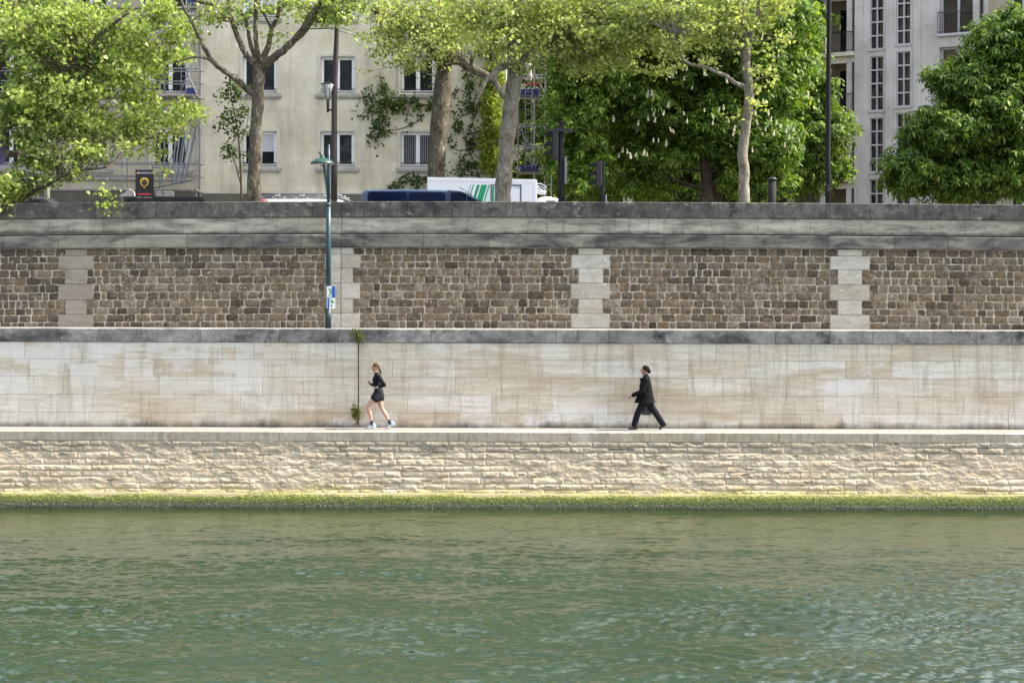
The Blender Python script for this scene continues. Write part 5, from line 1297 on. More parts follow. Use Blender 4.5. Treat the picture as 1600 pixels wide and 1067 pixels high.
def blue_van():
    y = 16.0; z0 = ST-.02; s = (y+50)/3000; zt = Z(295.5,y,640)
    xr, xf = X(562,y), X(562,y)+5.0; root = empty('parked_van', (xr,y,z0), 'dark blue panel van with long tinted side windows parked behind the parapet', 'van')
    pr = [(xr+.02,z0+.35),(xr,z0+1.0),(xr+.07,zt-.12),(xr+.22,zt-.015),(xr+1.5,zt),(xr+3.0,zt-.03),(X(722,y),Z(299,y,722)),(X(752,y),Z(315,y,752)),(xf-.75,z0+1.17),(xf-.12,z0+.95),(xf,z0+.70),(xf-.02,z0+.30)]
    b = body_shell(pr, y, y+1.9, z0+1.0, .14); fix_normals(b.build('body', M['van_blue'], root, False))
    zT = max(z for _,z in pr); lean = lambda z: .14*max(0,(z-(z0+1))/(zT-(z0+1)))**2
    za, zb = Z(322,y,640), Z(299.5,y,640)
    def rr(pa,pb,za,zb,c=.06): xa,xb = X(pa,y),X(pb,y); return [(xa+c,za),(xb-c,za),(xb,za+c),(xb,zb-c),(xb-c,zb),(xa+c,zb),(xa,zb-c),(xa,za+c)]
    panel(root,'side_window',rr(574,635,za,zb),y,lean,M['glass_blue']); panel(root,'side_window',rr(637.5,695,za,zb-.02),y,lean,M['glass_blue'])
    d = panel(root,'front_door',[(X(699,y),z0+.42),(X(699,y),zb+.06),(X(719,y),zb+.03),(X(749,y),Z(314,y,749)),(X(757,y),z0+1.1),(X(757,y),z0+.42)],y-.004,lean,M['van_blue'])
    panel(d,'door_window',[(X(704,y),za),(X(704,y),zb-.05),(X(708,y),zb),(X(722,y),zb-.02),(X(743,y),Z(312.5,y,743)),(X(747,y),za)],y-.02,lean,M['glass_blue'])
    q = MB(); q.box(X(729,y)-.02,X(729,y)+.02,y+.015,y+.03,za,Z(303,y,729)); q.build('window_divider', M['van_blue'], d)
    q = MB(); q.tube([(X(736,y),y+1.0,Z(303,y,736)),(X(716,y),y+1.0,Z(290,y,716))],.012,6); q.build('aerial', M['metal_dark'], root)
    q = MB(); q.add([(X(724,y),y+.2,Z(300,y,724)),(X(724,y),y+1.7,Z(300,y,724)),(X(751,y),y+1.75,Z(314,y,751)),(X(751,y),y+.15,Z(314,y,751))],[(0,1,2,3)]); q.v = [(a+.012,b_,c+.012) for a,b_,c in q.v]; q.build('windscreen', M['glass'], root)
    q = MB(); q.box(xr+.3,X(697,y),y+.005,y+.012,z0+1.0,z0+1.012); q.box(X(636,y)-.006,X(636,y)+.006,y-.003+.14*.7,y+.14,z0+1.4,zt-.1); q.build('trim_line', M['metal_dark'], root)
    q = MB(); q.cbox(X(750,y),X(750,y)+.14,y-.18,y-.02,z0+1.2,z0+1.42,.03); q.build('wing_mirror', M['metal_dark'], root)
    for xx in (xr+.85, xf-.9): wheel(root, xx, y+.12); wheel(root, xx, y+1.78)
    q = MB(); q.cbox(xr-.015,xr+.02,y+.08,y+.22,z0+.8,z0+1.3,.01); q.build('tail_light', M['decal_red'], root)
    q = MB(); q.cbox(xf-.15,xf+.01,y+.12,y+.5,z0+.66,z0+.84,.03); q.build('headlight', M['paper_white'], root)
blue_van()
def white_truck():
    y = 20.0; z0 = ST-.02; xr, xf = X(667,y), X(838,y); zt = Z(277.5,y,700); zt2 = Z(281,y,838)
    root = empty('delivery_truck', (xr,y,z0), 'white box truck with green slanted stripes parked behind the leaning tree', 'truck')
    b = MB(); b.cbox(xr,xf,y,y+2.1,z0+.75,zt,.025); b.v = [(x_,y_,z_-(zt-zt2)*(x_-xr)/(xf-xr) if z_ > z0+1.5 else z_) for x_,y_,z_ in b.v]; b.build('cargo_box', M['white_paint'], root)
    top = lambda x_: zt-(zt-zt2)*(x_-xr)/(xf-xr)
    q = MB(); q.add([(xr+.02,y-.012,top(xr)-.11),(xf-.03,y-.012,top(xf)-.11),(xf-.03,y-.012,top(xf)+.012),(xr+.02,y-.012,top(xr)+.012),(xr+.02,y+.03,top(xr)-.11),(xf-.03,y+.03,top(xf)-.11),(xf-.03,y+.03,top(xf)+.012),(xr+.02,y+.03,top(xr)+.012)],[(0,1,2,3),(7,6,5,4),(0,4,5,1),(2,6,7,3),(0,3,7,4),(1,5,6,2)])
    q.build('roof_rail', M['white_frame'], root)
    q = MB(); q.cbox(xf-.10,xf+.01,y-.014,y+.05,z0+.75,top(xf)-.005,.01); q.box(xf-.085,xf-.02,y-.02,y-.0145,top(xf)-.13,top(xf)-.03); q.build('corner_post', M['white_frame'], root)
    zb = z0+1.0; zs = Z(289,y,750); sl = .30                      # slant of the stripes
    def stripe(pa, pb):
        k = 4*FPX and (zs-zb)*sl; xa, xb = X(pa,y), X(pb,y)
        h = lambda x: [(xa-k,zb),(xb-k,zb),(xb,zs),(xa,zs)]
        s_ = MB(); s_.prism(h(0),y-.004,y-.0015); fix_normals(s_.build('stripe', M['decal_green'], root))
    for pa, pb in ((734.5,735.5),(738.5,740.3),(745,749.5),(751.5,761),(763,765),): stripe(pa,pb)
    # door with its frame; the stripes run across it
    dx0, dx1, dz1 = X(766,y), X(814.5,y), Z(288.5,y,790)
    q = MB(); q.cbox(dx0+.06,dx1-.06,y-.016,y-.002,z0+.80,dz1-.06,.004); d = q.build('side_door', M['white_paint'], root)
    q = MB()
    for (a,b2,c,e) in ((dx0,dx0+.06,z0+.8,dz1),(dx1-.06,dx1,z0+.8,dz1),(dx0+.06,dx1-.06,dz1-.06,dz1)): q.box(a,b2,y-.022,y-.002,c,e)
    q.build('door_frame', M['galv_dark'], d)
    for pa, pb in ((768.5,772),(774,779),(781,786)):
        s_ = MB(); k = (zs-zb)*sl; xa, xb = X(pa,y), X(pb,y); lo = max(xa-k,dx0+.07)
        s_.prism([(lo,zb),(max(xb-k,lo+.02),zb),(xb,dz1-.08),(xa,dz1-.08)],y-.020,y-.0165); fix_normals(s_.build('stripe', M['decal_green'], d))
    text_obj('fleet_number','1727',.13,(X(807.5,y),y-.018,Z(293.3,y,807)),M['decal_blue'],d)
    # cab ahead of the box
    xc = xf+.04; zc = Z(307.5,y,848); xe = xc+1.55
    cp = [(xc,z0+.45),(xc,zc-.05),(xc+.15,zc),(xc+.45,zc+.01),(xc+.75,zc-.06),(xe-.55,z0+1.15),(xe-.05,z0+.95),(xe,z0+.45)]
    fix_normals(body_shell(cp,y+.08,y+2.0,z0+1.0,.12).build('cab', M['white_paint'], root))
    panel(root,'cab_window',[(xc+.3,z0+1.12),(xc+.3,zc-.14),(xc+.62,zc-.14),(xc+.98,z0+1.12)],y+.075,lambda z: .12*max(0,(z-z0-1)/(zc-z0-1))**2,M['glass'])
    # wind deflector frame over the cab
    q = MB(); A = lambda px,py: P(px,py,y)
    for dy in (.12,1.75):
        def tb(pts, r): q.tube([(a,b_+dy,c) for a,b_,c in [A(*p_) for p_ in pts]], r, 7)
        tb([(830,287),(845,287),(850,290),(853,294)],.018); tb([(830,281),(836,288),(841,294),(851,300)],.028); tb([(827,296),(838,298),(851,300.5)],.038); tb([(831,298),(832,309)],.05)
    q.tube([(A(851,300)[0],y+.12,A(851,300)[2]),(A(851,300)[0],y+1.75,A(851,300)[2])],.05,8)
    q.build('wind_deflector', M['white_paint'], root, True)
    q = MB(); q.prism([(X(824,y),Z(281,y,824)),(X(824,y),Z(312,y,824)),(X(829,y),Z(312,y,829)),(X(829,y),Z(291,y,829))],y+.02,y+2.08); q.v = [(a+.14,b_,c) for a,b_,c in q.v]; fix_normals(q.build('bulkhead_fairing', M['white_paint'], root))
    q = MB(); q.box(xr+.1,xe-.3,y+.3,y+1.8,z0+.42,z0+.745); q.build('chassis', M['metal_dark'], root)
    for xx in (xr+.95, xe-.75): wheel(root, xx, y+.2,.37); wheel(root, xx, y+1.9,.37)
    q = MB(); q.cbox(xe-.12,xe+.01,y+.15,y+.5,z0+.62,z0+.80,.03); q.build('headlight', M['paper_white'], root)
white_truck()
def rack_van():
    y = 15.5; z0 = ST-.02; xr = X(398,y); zt = Z(311,y,470); root = empty('parked_car', (xr,y,z0), 'small white van with a roof rack of bars parked beside the brown lamp pole', 'van')
    pr = [(xr,z0+.4),(xr-.02,z0+.95),(xr+.12,zt-.1),(xr+.3,zt),(xr+2.0,zt+.01),(X(530,y),zt-.02),(X(545,y),zt-.12),(xr+3.75,z0+1.08),(xr+4.25,z0+.92),(xr+4.35,z0+.6),(xr+4.33,z0+.3)]
    fix_normals(body_shell(pr,y,y+1.75,z0+.95,.13).build('body', M['white_paint'], root))
    lean = lambda z: .13*max(0,(z-z0-.95)/(zt-z0-.95))**2
    for (a,b2) in ((.35,1.3),(1.45,2.3),(2.42,3.1)): panel(root,'side_window',[(xr+a,z0+1.02),(xr+a,zt-.2),(xr+b2,zt-.2),(xr+b2+(.3 if b2 > 3 else 0),z0+1.02)],y,lean,M['glass'])
    q = MB(); za, zb = zt+.10, Z(302.5,y,470); x0, x1 = X(403,y), X(528,y)
    for yy in (y+.2,y+1.55):
        q.tube([(x0,yy,za),(x1,yy,za),(x1+.3,yy,za-.09)],.018,6); q.tube([(x0,yy,zb),(x1-.05,yy,zb),(x1+.12,yy,zb-.1),(x1+.25,yy,za)],.018,6); q.tube([(x0,yy,(za+zb)/2),(x1+.1,yy,(za+zb)/2)],.012,6)
        for k in range(5): xx = x0+(x1-x0)*k/4; q.tube([(xx,yy,zt+.01),(xx,yy,zb)],.014,6)
    for k in range(8): xx = x0+(x1-x0)*k/7; q.tube([(xx,y+.2,za+.01),(xx,y+1.55,za+.01)],.016,6)
    q.build('roof_rack', M['galv'], root, True)
    for k in range(6):
        q = MB(); xx = x0+.1+.42*k; q.cbox(xx,xx+.12+.05*(k%2),y+.25,y+.5,za+.03,za+.10,.01); q.build('rack_clamp', M['white_frame'] if k%2 else M['metal_dark'], root)
    for xx in (xr+.8, xr+3.5): wheel(root, xx, y+.12,.31); wheel(root, xx, y+1.63,.31)
    q = MB(); q.cbox(xr-.03,xr+.0,y+.1,y+.25,z0+.75,z0+1.2,.01); q.build('tail_light', M['decal_red'], root)
    r = MB(); x_, _, z_ = P(412,313,y-1.2); r.ball((x_,y-1.2,z_-.08),.16,8,sc=(1,1,.8)); r.box(x_-.18,x_+.02,y-1.3,y-1.1,z_-.25,z_-.1)
    rr = empty('cargo_crate', (x_,y-1.2,ST), 'dull red covered load showing just over the parapet by the forked tree', 'load'); r.build('cover', plain('dull_red',(.22,.05,.06),.8), rr)
    r = MB(); r.cbox(x_-.3,x_+.3,y-1.45,y-.95,ST-.02,z_-.24,.02); r.build('crate', M['wood'], rr)
rack_van()
def dark_car():
    y = 14.5; z0 = ST-.02; xr = X(-30,y); zt = Z(305.5,y,35); root = empty('parked_car', (xr,y,z0), 'dark car roof barely showing over the parapet under the left tree', 'car')
    pr = [(xr,z0+.4),(xr,z0+.95),(xr+.25,zt-.25),(xr+.6,zt-.03),(xr+1.5,zt),(xr+2.1,zt-.06),(xr+3.0,z0+1.0),(xr+4.0,z0+.85),(xr+4.15,z0+.4)]
    fix_normals(body_shell(pr,y,y+1.75,z0+.9,.2).build('body', M['metal_dark'], root)); lean = lambda z: .2*max(0,(z-z0-.9)/(zt-z0-.9))**2
    panel(root,'side_window',[(xr+.55,z0+1.0),(xr+.75,zt-.14),(xr+1.9,zt-.14),(xr+2.6,z0+1.0)],y,lean,M['glass'])
    for xx in (xr+.75, xr+3.3): wheel(root, xx, y+.12,.31); wheel(root, xx, y+1.63,.31)
dark_car()

# ---- weeds on the wall
def weed(label, px, py, yy, rx, rz, n, seed, dep=.16, size=.06):
    rng = np.random.default_rng(seed); x,_,z = P(px,py,yy); root = empty('wall_weed', (x,yy,z), label, 'plant', 'weeds growing from the wall joint')
    s = (yy+50)/3000; mb = MB(); C = []
    for k in range(n//8):
        t = Vector((x+rng.normal(0,.5)*rx*s, yy-.03-dep*rng.random(), z+rng.normal(0,.5)*rz*s)); mb.tube([(x+rng.normal(0,.01),yy+.01,z+rng.normal(0,.2)*rz*s), t],[.006,.003],4)
        for j in range(8): C.append((t.x+rng.normal(0,.035), t.y-abs(rng.normal(0,.03)), t.z+rng.normal(0,.04)))
    mb.build('stem', M['bark_dark'], root); leaf_cloud('foliage', np.array(C), size, OVAL, M['weed'], root, rng, up=.2, flip=(0,-.5,0))
weed('yellowing weed tuft on the dark coping above the runner', 560, 523, 1.46, 12, 11, 210, 71, .16, .05)
weed('narrow green weed trailing down the wall joint behind the runner', 558, 645, 1.5, 4, 12, 220, 72, .08, .055)

# ================================================================== PEOPLE
def fuse(mb, name, mat, parent, vox=.006, it=6, thin=0.0):
    """grow overlapping limbs into one continuous skin"""
    me = bpy.data.meshes.new(name); me.from_pydata(mb.v, [], mb.f); me.update()
    o = bpy.data.objects.new(name, me); COL.objects.link(o); fix_normals(o)
    r = o.modifiers.new('r','REMESH'); r.mode = 'VOXEL'; r.voxel_size = vox; r.use_smooth_shade = True
    s = o.modifiers.new('s','SMOOTH'); s.factor = .5; s.iterations = it
    dg = bpy.context.evaluated_depsgraph_get(); dg.update()
    m2 = bpy.data.meshes.new_from_object(o.evaluated_get(dg)); bpy.data.objects.remove(o); bpy.data.meshes.remove(me)
    m2.name = name; m2.materials.clear(); m2.materials.append(mat)
    m2.polygons.foreach_set('use_smooth', [True]*len(m2.polygons))
    o = bpy.data.objects.new(name, m2); COL.objects.link(o); return put(o, parent)
def hand(mb, wrist, dirv, palm_n, s=1.0, curl=.5, side=1):
    """palm, four fingers of different length and a thumb that leaves the side of the palm"""
    w = Vector(wrist); d = Vector(dirv).normalized(); n = Vector(palm_n); n = (n-d*n.dot(d)).normalized(); q = d.cross(n)*side
    mb.etube([w-d*.02, w+d*.03*s, w+d*.085*s], [.017*s,.017*s,.014*s], [.024*s,.036*s,.038*s], 10, q)
    for k, (ln, off) in enumerate(((.066,-.030),(.075,-.010),(.070,.010),(.054,.029))):
        b = w+d*.085*s+q*off*s; c1 = curl*(.8+.1*k); p = [b-d*.02]; di = d
        for j, f in enumerate((.42,.33,.25)):
            a = c1*(.6+.4*j); di = (di*math.cos(a)+n*math.sin(a)).normalized(); p.append(p[-1]+di*(ln*f*s+(.02 if j == 0 else 0)))
        mb.tube(p, [.0092*s,.009*s,.0082*s,.0068*s], 7)
    b = w+d*.025*s-q*.028*s; t1 = (d*.75-q*.6+n*.25).normalized(); t2 = (d*.95-q*.1+n*.45).normalized()
    mb.tube([b-t1*.012, b+t1*.035*s, b+t1*.035*s+t2*.032*s], [.012*s,.0105*s,.0082*s], 7)
def head(mb, c, s=1.0, tilt=0.0):
    """head in profile looking along -x, centred on c (middle of the skull); returns a mapper for face points"""
    c = Vector(c); ct, st = math.cos(tilt), math.sin(tilt)
    def q(x, y, z): return c + Vector((x*ct+z*st, y, -x*st+z*ct))*s
    o = len(mb.v); mb.ball((0,0,0), 1, 14, sc=(.094,.074,.105))
    for i in range(o, len(mb.v)):
        x,y,z = mb.v[i]; mb.v[i] = tuple(q(x+.012, y, z+.018))
    mb.etube([q(-.02,0,.02), q(-.034,0,-.04), q(-.046,0,-.088)], [.055*s,.05*s,.030*s], [.064*s,.055*s,.030*s], 14, (0,1,0))
    mb.etube([q(-.046,0,-.088), q(-.005,0,-.072), q(.02,0,-.045)], [.024*s,.028*s,.03*s], [.030*s,.046*s,.05*s], 12, (0,1,0))   # jaw
    mb.etube([q(-.078,0,.012), q(-.094,0,-.014), q(-.105,0,-.032)], [.010*s,.012*s,.012*s], [.010*s,.013*s,.017*s], 8, (0,1,0)) # nose
    mb.etube([q(-.078,-.02,-.062), q(-.084,0,-.060), q(-.078,.02,-.062)], [.009*s]*3, [.008*s]*3, 8, (0,0,1))               # lips
    mb.etube([q(-.078,-.032,.028), q(-.088,0,.030), q(-.078,.032,.028)], [.010*s]*3, [.009*s]*3, 8, (0,0,1))                # brow
    for sy in (-1, 1):
        mb.etube([q(.014,sy*.074,.018), q(.022,sy*.080,.0), q(.010,sy*.076,-.022)], [.012*s,.013*s,.009*s], [.007*s]*3, 8, (0,1,0))  # ears
    return q
def face_parts(q, s, parent, hairmat):
    for sy in (-1, 1):
        b = MB(); b.ball(q(-.074, sy*.030, .012), .0095*s, 6); b.build('eye', M['eye'], parent, True)
        b = MB(); b.tube([q(-.082,sy*.014,.036), q(-.080,sy*.030,.041), q(-.070,sy*.045,.036)], [.004*s,.005*s,.003*s], 5); b.build('eyebrow', hairmat, parent, True)
    b = MB(); b.tube([q(-.082,-.018,-.062), q(-.0925,0,-.060), q(-.082,.018,-.062)], [.003*s,.005*s,.003*s], 6); b.build('mouth', M['lips'], parent, True)

def runner():
    Y0 = .85; SC = FPX/(Y0+50); X0 = X(595,Y0); ZG = 1.954
    root = empty('person', (X0,Y0,ZG), 'runner in black long sleeved top and charcoal shorts with blond ponytail and pale blue shoes', 'person')
    def q(zx, zy, dy=0.0): return Vector(((530+zx/7.114-800)/SC, Y0+dy, ZG+.012+(671.6-(540+zy/7.114))/SC))
    # near side is -y (left body side): left leg leads, left elbow is drawn back
    hp = q(442,560); b = MB()
    b.etube([q(442,585),q(443,545),q(436,490),q(424,430),q(420,380),q(424,345)], [.095,.105,.085,.10,.105,.07], [.145,.15,.12,.135,.16,.15], 18)
    b.etube([q(424,350),q(412,318),q(405,300)], [.052,.046,.046], [.055,.048,.048], 12)
    Q = head(b, q(401,258), .98, R(-4))
    # legs
    b.etube([q(430,575,-.075),q(375,628,-.085),q(318,690,-.08)], [.098,.078,.056], [.088,.072,.052], 14)
    b.etube([q(318,690,-.08),q(342,745,-.08),q(356,800,-.075),q(366,868,-.07)], [.056,.058,.044,.034], [.052,.054,.04,.032], 14)
    b.etube([q(450,580,.075),q(455,640,.075),q(474,706,.07)], [.098,.080,.056], [.088,.074,.052], 14)
    b.etube([q(474,706,.07),q(508,765,.07),q(532,805,.065),q(561,862,.06)], [.056,.060,.046,.034], [.052,.055,.042,.032], 14)
    for (pa, pb, dy) in (((370,885),(318,915),-.07),((572,875),(540,915),.06)): b.etube([q(*pa,dy),q((pa[0]+pb[0])/2,(pa[1]+pb[1])/2,dy),q(*pb,dy)], [.035,.03,.022], [.034,.038,.034], 10)
    # arms
    sL, eL, wL = q(446,352,-.17), q(513,447,-.215), q(440,468,-.20)
    b.etube([sL, sL.lerp(eL,.5), eL], [.050,.042,.036], [.05,.043,.037], 12); b.etube([eL, eL.lerp(wL,.4), wL], [.037,.036,.025], [.036,.034,.025], 12)
    hand(b, wL, q(396,486,-.16)-wL, (-.2,.9,.45), .92, .75, -1)
    sR, eR, wR = q(418,352,.17), q(368,448,.22), q(348,450,.12)
    eR = q(400,455,.215); wR = q(350,447,.10)
    b.etube([sR, sR.lerp(eR,.5), eR], [.050,.042,.036], [.05,.043,.037], 12); b.etube([eR, eR.lerp(wR,.4), wR], [.037,.036,.025], [.036,.034,.025], 12)
    hand(b, wR, q(325,415,.07)-wR, (.35,-.6,.3), .92, 1.0, 1)
    fuse(b, 'body', M['skin'], root, .006, 5)
    face_parts(Q, .98, root, M['hair_blond'])
    # hair drawn back into a ponytail
    h = MB(); o = len(h.v); h.ball((0,0,0), 1, 14, sc=(.098,.083,.106))
    for i in range(len(h.v)):
        x,y,z = h.v[i]; z = max(z, -.015-.35*x); x = max(x, -.075+.25*max(0,-(z-.05)))
        h.v[i] = tuple(Q(x+.022, y, z+.028))
    p0 = Q(.105,0,.01); h.etube([Q(.09,0,.02), p0, q(452,282), q(463,310), q(470,338)], [.03,.022,.034,.03,.010], [.03,.022,.036,.032,.010], 10)
    fuse(h, 'hair', M['hair_blond'], root, .006, 2)
    tie = MB(); tie.tube([Q(.088,0,.016), Q(.112,0,.002)], [.028,.027], 10); tie.build('hair_tie', M['cloth_black'], root, True)
    # long sleeved top
    t = MB()
    t.etube([q(440,530),q(436,492),q(424,430),q(420,382),q(424,348)], [.100,.097,.113,.117,.082], [.145,.134,.149,.175,.16], 18)
    t.etube([q(424,352),q(414,322)], [.062,.055], [.066,.058], 12)
    wl2 = eL.lerp(wL,.93); t.etube([sL, sL.lerp(eL,.5), eL], [.062,.053,.047], [.06,.053,.047], 12); t.etube([eL, eL.lerp(wL,.4), wl2], [.048,.045,.034], [.047,.043,.033], 12)
    wr2 = eR.lerp(wR,.93); t.etube([sR, sR.lerp(eR,.5), eR], [.062,.053,.047], [.06,.053,.047], 12); t.etube([eR, eR.lerp(wR,.4), wr2], [.048,.045,.034], [.047,.043,.033], 12)
    fuse(t, 'top', M['cloth_black'], root, .006, 4)
    # loose shorts
    s = MB(); s.etube([q(440,508),q(443,550),q(442,575)], [.118,.135,.13], [.16,.172,.17], 18)
    s.etube([q(432,560,-.075),q(408,596,-.085)], [.128,.130], [.105,.11], 16); s.etube([q(450,560,.075),q(453,600,.078)], [.122,.125], [.102,.105], 16)
    fuse(s, 'shorts', M['cloth_charcoal'], root, .007, 4)
    wb = MB(); wb.etube([q(384,470,-.19),q(392,474,-.19)], [.03,.03], [.03,.03], 8)
    # wrist band, socks and shoes
    d = (wL-eL).normalized(); w_ = MB(); w_.tube([wL-d*.012, wL+d*.012], [.031,.031], 12); w_.build('wristband', M['shoe_pale'], root, True)
    for (k0, k1, dy) in (((367,850),(369,892),-.07),((556,846),(574,890),.06)):
        s = MB(); s.etube([q(*k0,dy),q(*k1,dy)], [.042,.046], [.040,.042], 12); s.build('sock', M['sock_navy'], root, True)
    def shoe(heel, toe, dy, up):
        H, T = q(*heel,dy), q(*toe,dy); d = (T-H).normalized(); n = Vector((-d.z,0,d.x)); n = n if n.z > 0 else -n
        b = MB(); b.etube([H+n*.05+d*.02, H+n*.045+d*.09, H+n*.034+d*.17, H+n*.026+d*.235], [.052,.050,.036,.022], [.036,.042,.046,.034], 14)
        b.etube([H+n*.045+d*.025, H+n*.10+d*.045], [.045,.044], [.036,.036], 12)
        o = fuse(b, 'shoe', M['shoe_pale'], root, .005, 3)
        s = MB(); L = (T-H).length; pr = []
        for k, (f, w_) in enumerate(((0,.026),(.06,.034),(.3,.034),(.6,.046),(.85,.040),(1.0,.014))): pr.append((H+d*L*f, w_))
        top = [p+Vector((0,-w_,0)) for p,w_ in pr]+[p+Vector((0,w_,0)) for p,w_ in pr[::-1]]
        m_ = len(top); s.v = [tuple(v+n*.001) for v in top]+[tuple(v+n*.026) for v in top]; s.f = [tuple(range(m_)), tuple(range(m_,2*m_))]+[(i,(i+1)%m_,m_+(i+1)%m_,m_+i) for i in range(m_)]; s.m = [0]*len(s.f)
        fix_normals(s.build('sole', M['shoe_sole'], o))
    shoe((412,925),(290,938),-.07,0); shoe((622,896),(514,946),.06,1)
runner()

def walker():
    Y0 = .85; SC = FPX/(Y0+50); X0 = X(1013,Y0); ZG = 1.954
    root = empty('person', (X0,Y0,ZG), 'striding person in black coat and navy trousers with dark hair tied in a bun', 'person')
    def q(zx, zy, dy=0.0): return Vector(((940+zx/7.114-800)/SC, Y0+dy, ZG+.012+(671.0-(540+zy/7.114))/SC))
    b = MB()
    b.etube([q(492,640),q(495,590),q(497,500),q(490,420),q(500,365)], [.11,.115,.10,.11,.08], [.15,.155,.14,.165,.15], 18)
    b.etube([q(500,372),q(494,345),q(485,318)], [.054,.05,.05], [.056,.05,.05], 12)
    Q = head(b, q(480,274), 1.0, R(3))
    hipL, kL, aL = q(520,635,.08), q(612,755,.08), q(688,872,.075)
    hipR, kR, aR = q(470,635,-.08), q(402,752,-.085), q(365,880,-.08)
    # far leg trails, near leg leads
    for h_, k_, a_ in ((hipL,kL,aL),(hipR,kR,aR)):
        b.etube([h_, h_.lerp(k_,.5), k_], [.09,.075,.056], [.085,.07,.052], 14); b.etube([k_, k_.lerp(a_,.35), a_], [.056,.058,.036], [.052,.054,.034], 14)
    b.etube([q(368,893,-.08),q(335,912,-.08),q(315,917,-.08)], [.036,.03,.022], [.036,.038,.034], 10); b.etube([q(700,885,.075),q(682,905,.075),q(668,922,.075)], [.036,.03,.022], [.036,.038,.034], 10)
    sL, eL, wL = q(502,385,-.185), q(452,505,-.235), q(345,548,-.20)
    b.etube([sL, sL.lerp(eL,.5), eL], [.052,.045,.04], [.052,.045,.04], 12); b.etube([eL, eL.lerp(wL,.4), wL], [.04,.038,.027], [.04,.037,.027], 12)
    hand(b, wL, q(310,560,-.19)-wL+Vector((0,0,-.03)), (.1,.9,-.3), .98, .45, -1)
    sR, eR, wR = q(505,385,.185), q(520,520,.235), q(508,640,.21)
    b.etube([sR, sR.lerp(eR,.5), eR], [.052,.045,.04], [.052,.045,.04], 12); b.etube([eR, eR.lerp(wR,.4), wR], [.04,.038,.027], [.04,.037,.027], 12)
    hand(b, wR, Vector((0,0,-1)), (0,-1,0), .98, 1.15, 1)
    fuse(b, 'body', M['skin_tan'], root, .006, 5); face_parts(Q, 1.0, root, M['hair_brown'])
    h = MB(); h.ball((0,0,0), 1, 14, sc=(.100,.084,.108))
    for i in range(len(h.v)):
        x,y,z = h.v[i]; z = max(z, -.05-.30*x); x = max(x, -.078+.3*max(0,-(z-.05))); h.v[i] = tuple(Q(x+.022, y, z+.028))
    h.ball(Q(.122,0,-.018), .056, 8, sc=(.85,.9,1.2)); h.ball(Q(.03,0,.055), .095, 10, sc=(1.02,.85,.72)); fuse(h, 'hair', M['hair_brown'], root, .006, 2)
    # coat: flared skirt, stand collar, sleeves
    c = MB(); c.etube([q(485,700),q(486,630),q(489,560),q(495,500),q(492,430),q(500,372)], [.30,.275,.222,.178,.157,.105], [.23,.22,.20,.18,.195,.172], 22)
    c.etube([q(502,372),q(496,340)], [.082,.080], [.085,.082], 14)
    c.etube([sL, sL.lerp(eL,.5), eL], [.078,.070,.066], [.074,.068,.064], 14); c.etube([eL, eL.lerp(wL,.5), eL.lerp(wL,.93)], [.066,.062,.058], [.064,.060,.056], 14)
    c.etube([sR, sR.lerp(eR,.5), eR], [.078,.070,.066], [.074,.068,.064], 14); c.etube([eR, eR.lerp(wR,.5), eR.lerp(wR,.90)], [.066,.062,.056], [.064,.060,.055], 14)
    coat = fuse(c, 'coat', M['coat_black'], root, .007, 4)
    zc = q(0,628).z
    for v in coat.data.vertices:                                     # a straight hem
        if v.co.z < zc: v.co.z = zc + (v.co.z-zc)*.06
    lp = MB(); lp.prism([(q(428,362).x,q(0,362).z),(q(470,352).x,q(0,352).z),(q(455,430).x,q(0,430).z),(q(436,420).x,q(0,420).z)], Y0-.10, Y0-.02); fix_normals(lp.build('lapel', M['coat_black'], coat))
    bt = MB(); bt.tube([q(560,503,-.0),q(562,503,.0)], .012, 6); bt.build('coat_button', M['metal_dark'], coat)
    sc = MB(); sc.etube([q(486,352),q(490,330)], [.070,.066], [.072,.068], 12); sc.build('scarf', plain('scarf_grey',(.10,.085,.085),.9), root, True)
    t = MB(); t.etube([q(492,560),q(494,640)], [.13,.128], [.16,.158], 16)
    for h_, k_, a_ in ((hipL,kL,aL),(hipR,kR,aR)):
        a2 = k_.lerp(a_,1.02)
        t.etube([h_, h_.lerp(k_,.5), k_], [.118,.100,.086], [.10,.09,.078], 16); t.etube([k_, k_.lerp(a_,.5), a2], [.086,.082,.080], [.078,.072,.066], 16)
    fuse(t, 'trousers', M['cloth_navy'], root, .007, 4)
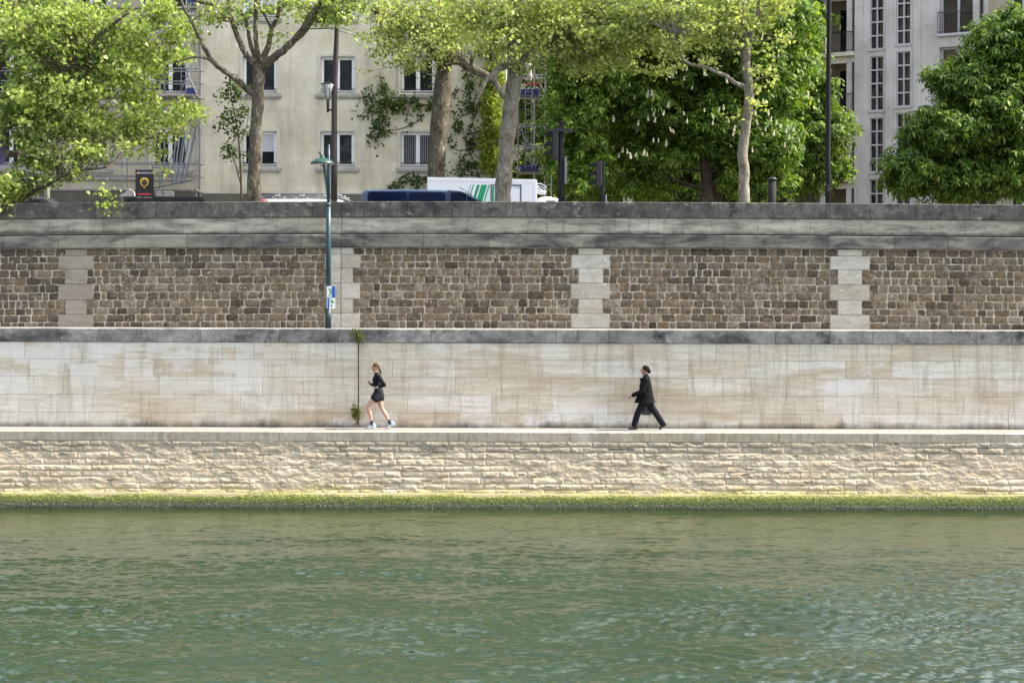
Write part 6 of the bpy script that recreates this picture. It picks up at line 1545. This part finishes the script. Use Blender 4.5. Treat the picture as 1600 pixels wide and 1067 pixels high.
    def shoe(heel, toe, dy):
        H, T = q(*heel,dy), q(*toe,dy); d = (T-H).normalized(); n = Vector((-d.z,0,d.x)); n = n if n.z > 0 else -n; L = (T-H).length
        b = MB(); b.etube([H+n*.055+d*.02, H+n*.05+d*.09, H+n*.036+d*(L*.68), H+n*.026+d*(L*.95)], [.044,.042,.030,.018], [.034,.038,.042,.026], 14); b.etube([H+n*.05+d*.03,H+n*.10+d*.045],[.042,.04],[.036,.036],12)
        b.box(*sorted((H.x-.001,H.x-.001)),0,0,0,0) if False else None
        o = fuse(b, 'shoe', M['leather'], root, .005, 3)
        s = MB(); top = []
        for sgn in (-1, 1):
            rng_ = ((0,.026),(.08,.034),(.3,.033),(.62,.044),(.88,.034),(1.0,.012)); rng_ = rng_ if sgn < 0 else rng_[::-1]
            for f, w_ in rng_: top.append(H+d*L*f+Vector((0,sgn*w_,0)))
        m_ = len(top); s.v = [tuple(v+n*.001) for v in top]+[tuple(v+n*.018) for v in top]; s.f = [tuple(range(m_)), tuple(range(m_,2*m_))]+[(i,(i+1)%m_,m_+(i+1)%m_,m_+i) for i in range(m_)]; s.m = [0]*len(s.f)
        fix_normals(s.build('sole', M['rubber'], o))
    shoe((404,925),(300,928),-.08); shoe((731,882),(652,936),.075)
    # briefcase held in the far hand
    bag = empty('briefcase', q(508,735,.21), 'black leather briefcase carried low by the striding person', 'briefcase'); yb = Y0+.21
    g_ = MB(); g_.cbox(q(455,0).x,q(562,0).x,yb-.055,yb+.055,q(0,778).z,q(0,700).z,.018); g_.build('case', M['leather'], bag)
    g_ = MB(); g_.cbox(q(453,0).x,q(564,0).x,yb-.066,yb-.056,q(0,738).z,q(0,698).z,.004); g_.build('flap', M['leather'], bag)
    g_ = MB(); a = q(470,700,.21); e = q(546,700,.21); m1 = q(485,672,.21); m2 = q(531,672,.21); g_.tube([a,m1,m2,e],.011,7); g_.build('handle', M['leather'], bag, True)
    g_ = MB(); x_ = q(500,0).x; z_ = q(0,667).z; g_.cbox(x_-.014,x_+.014,Y0-.235,Y0-.22,z_-.014,z_+.014,.004)
    g_.v = [(a_, yb-.075+(b_-(Y0-.235)), c_-.085) for a_,b_,c_ in g_.v]; g_.build('clasp', M['galv'], bag)
walker()
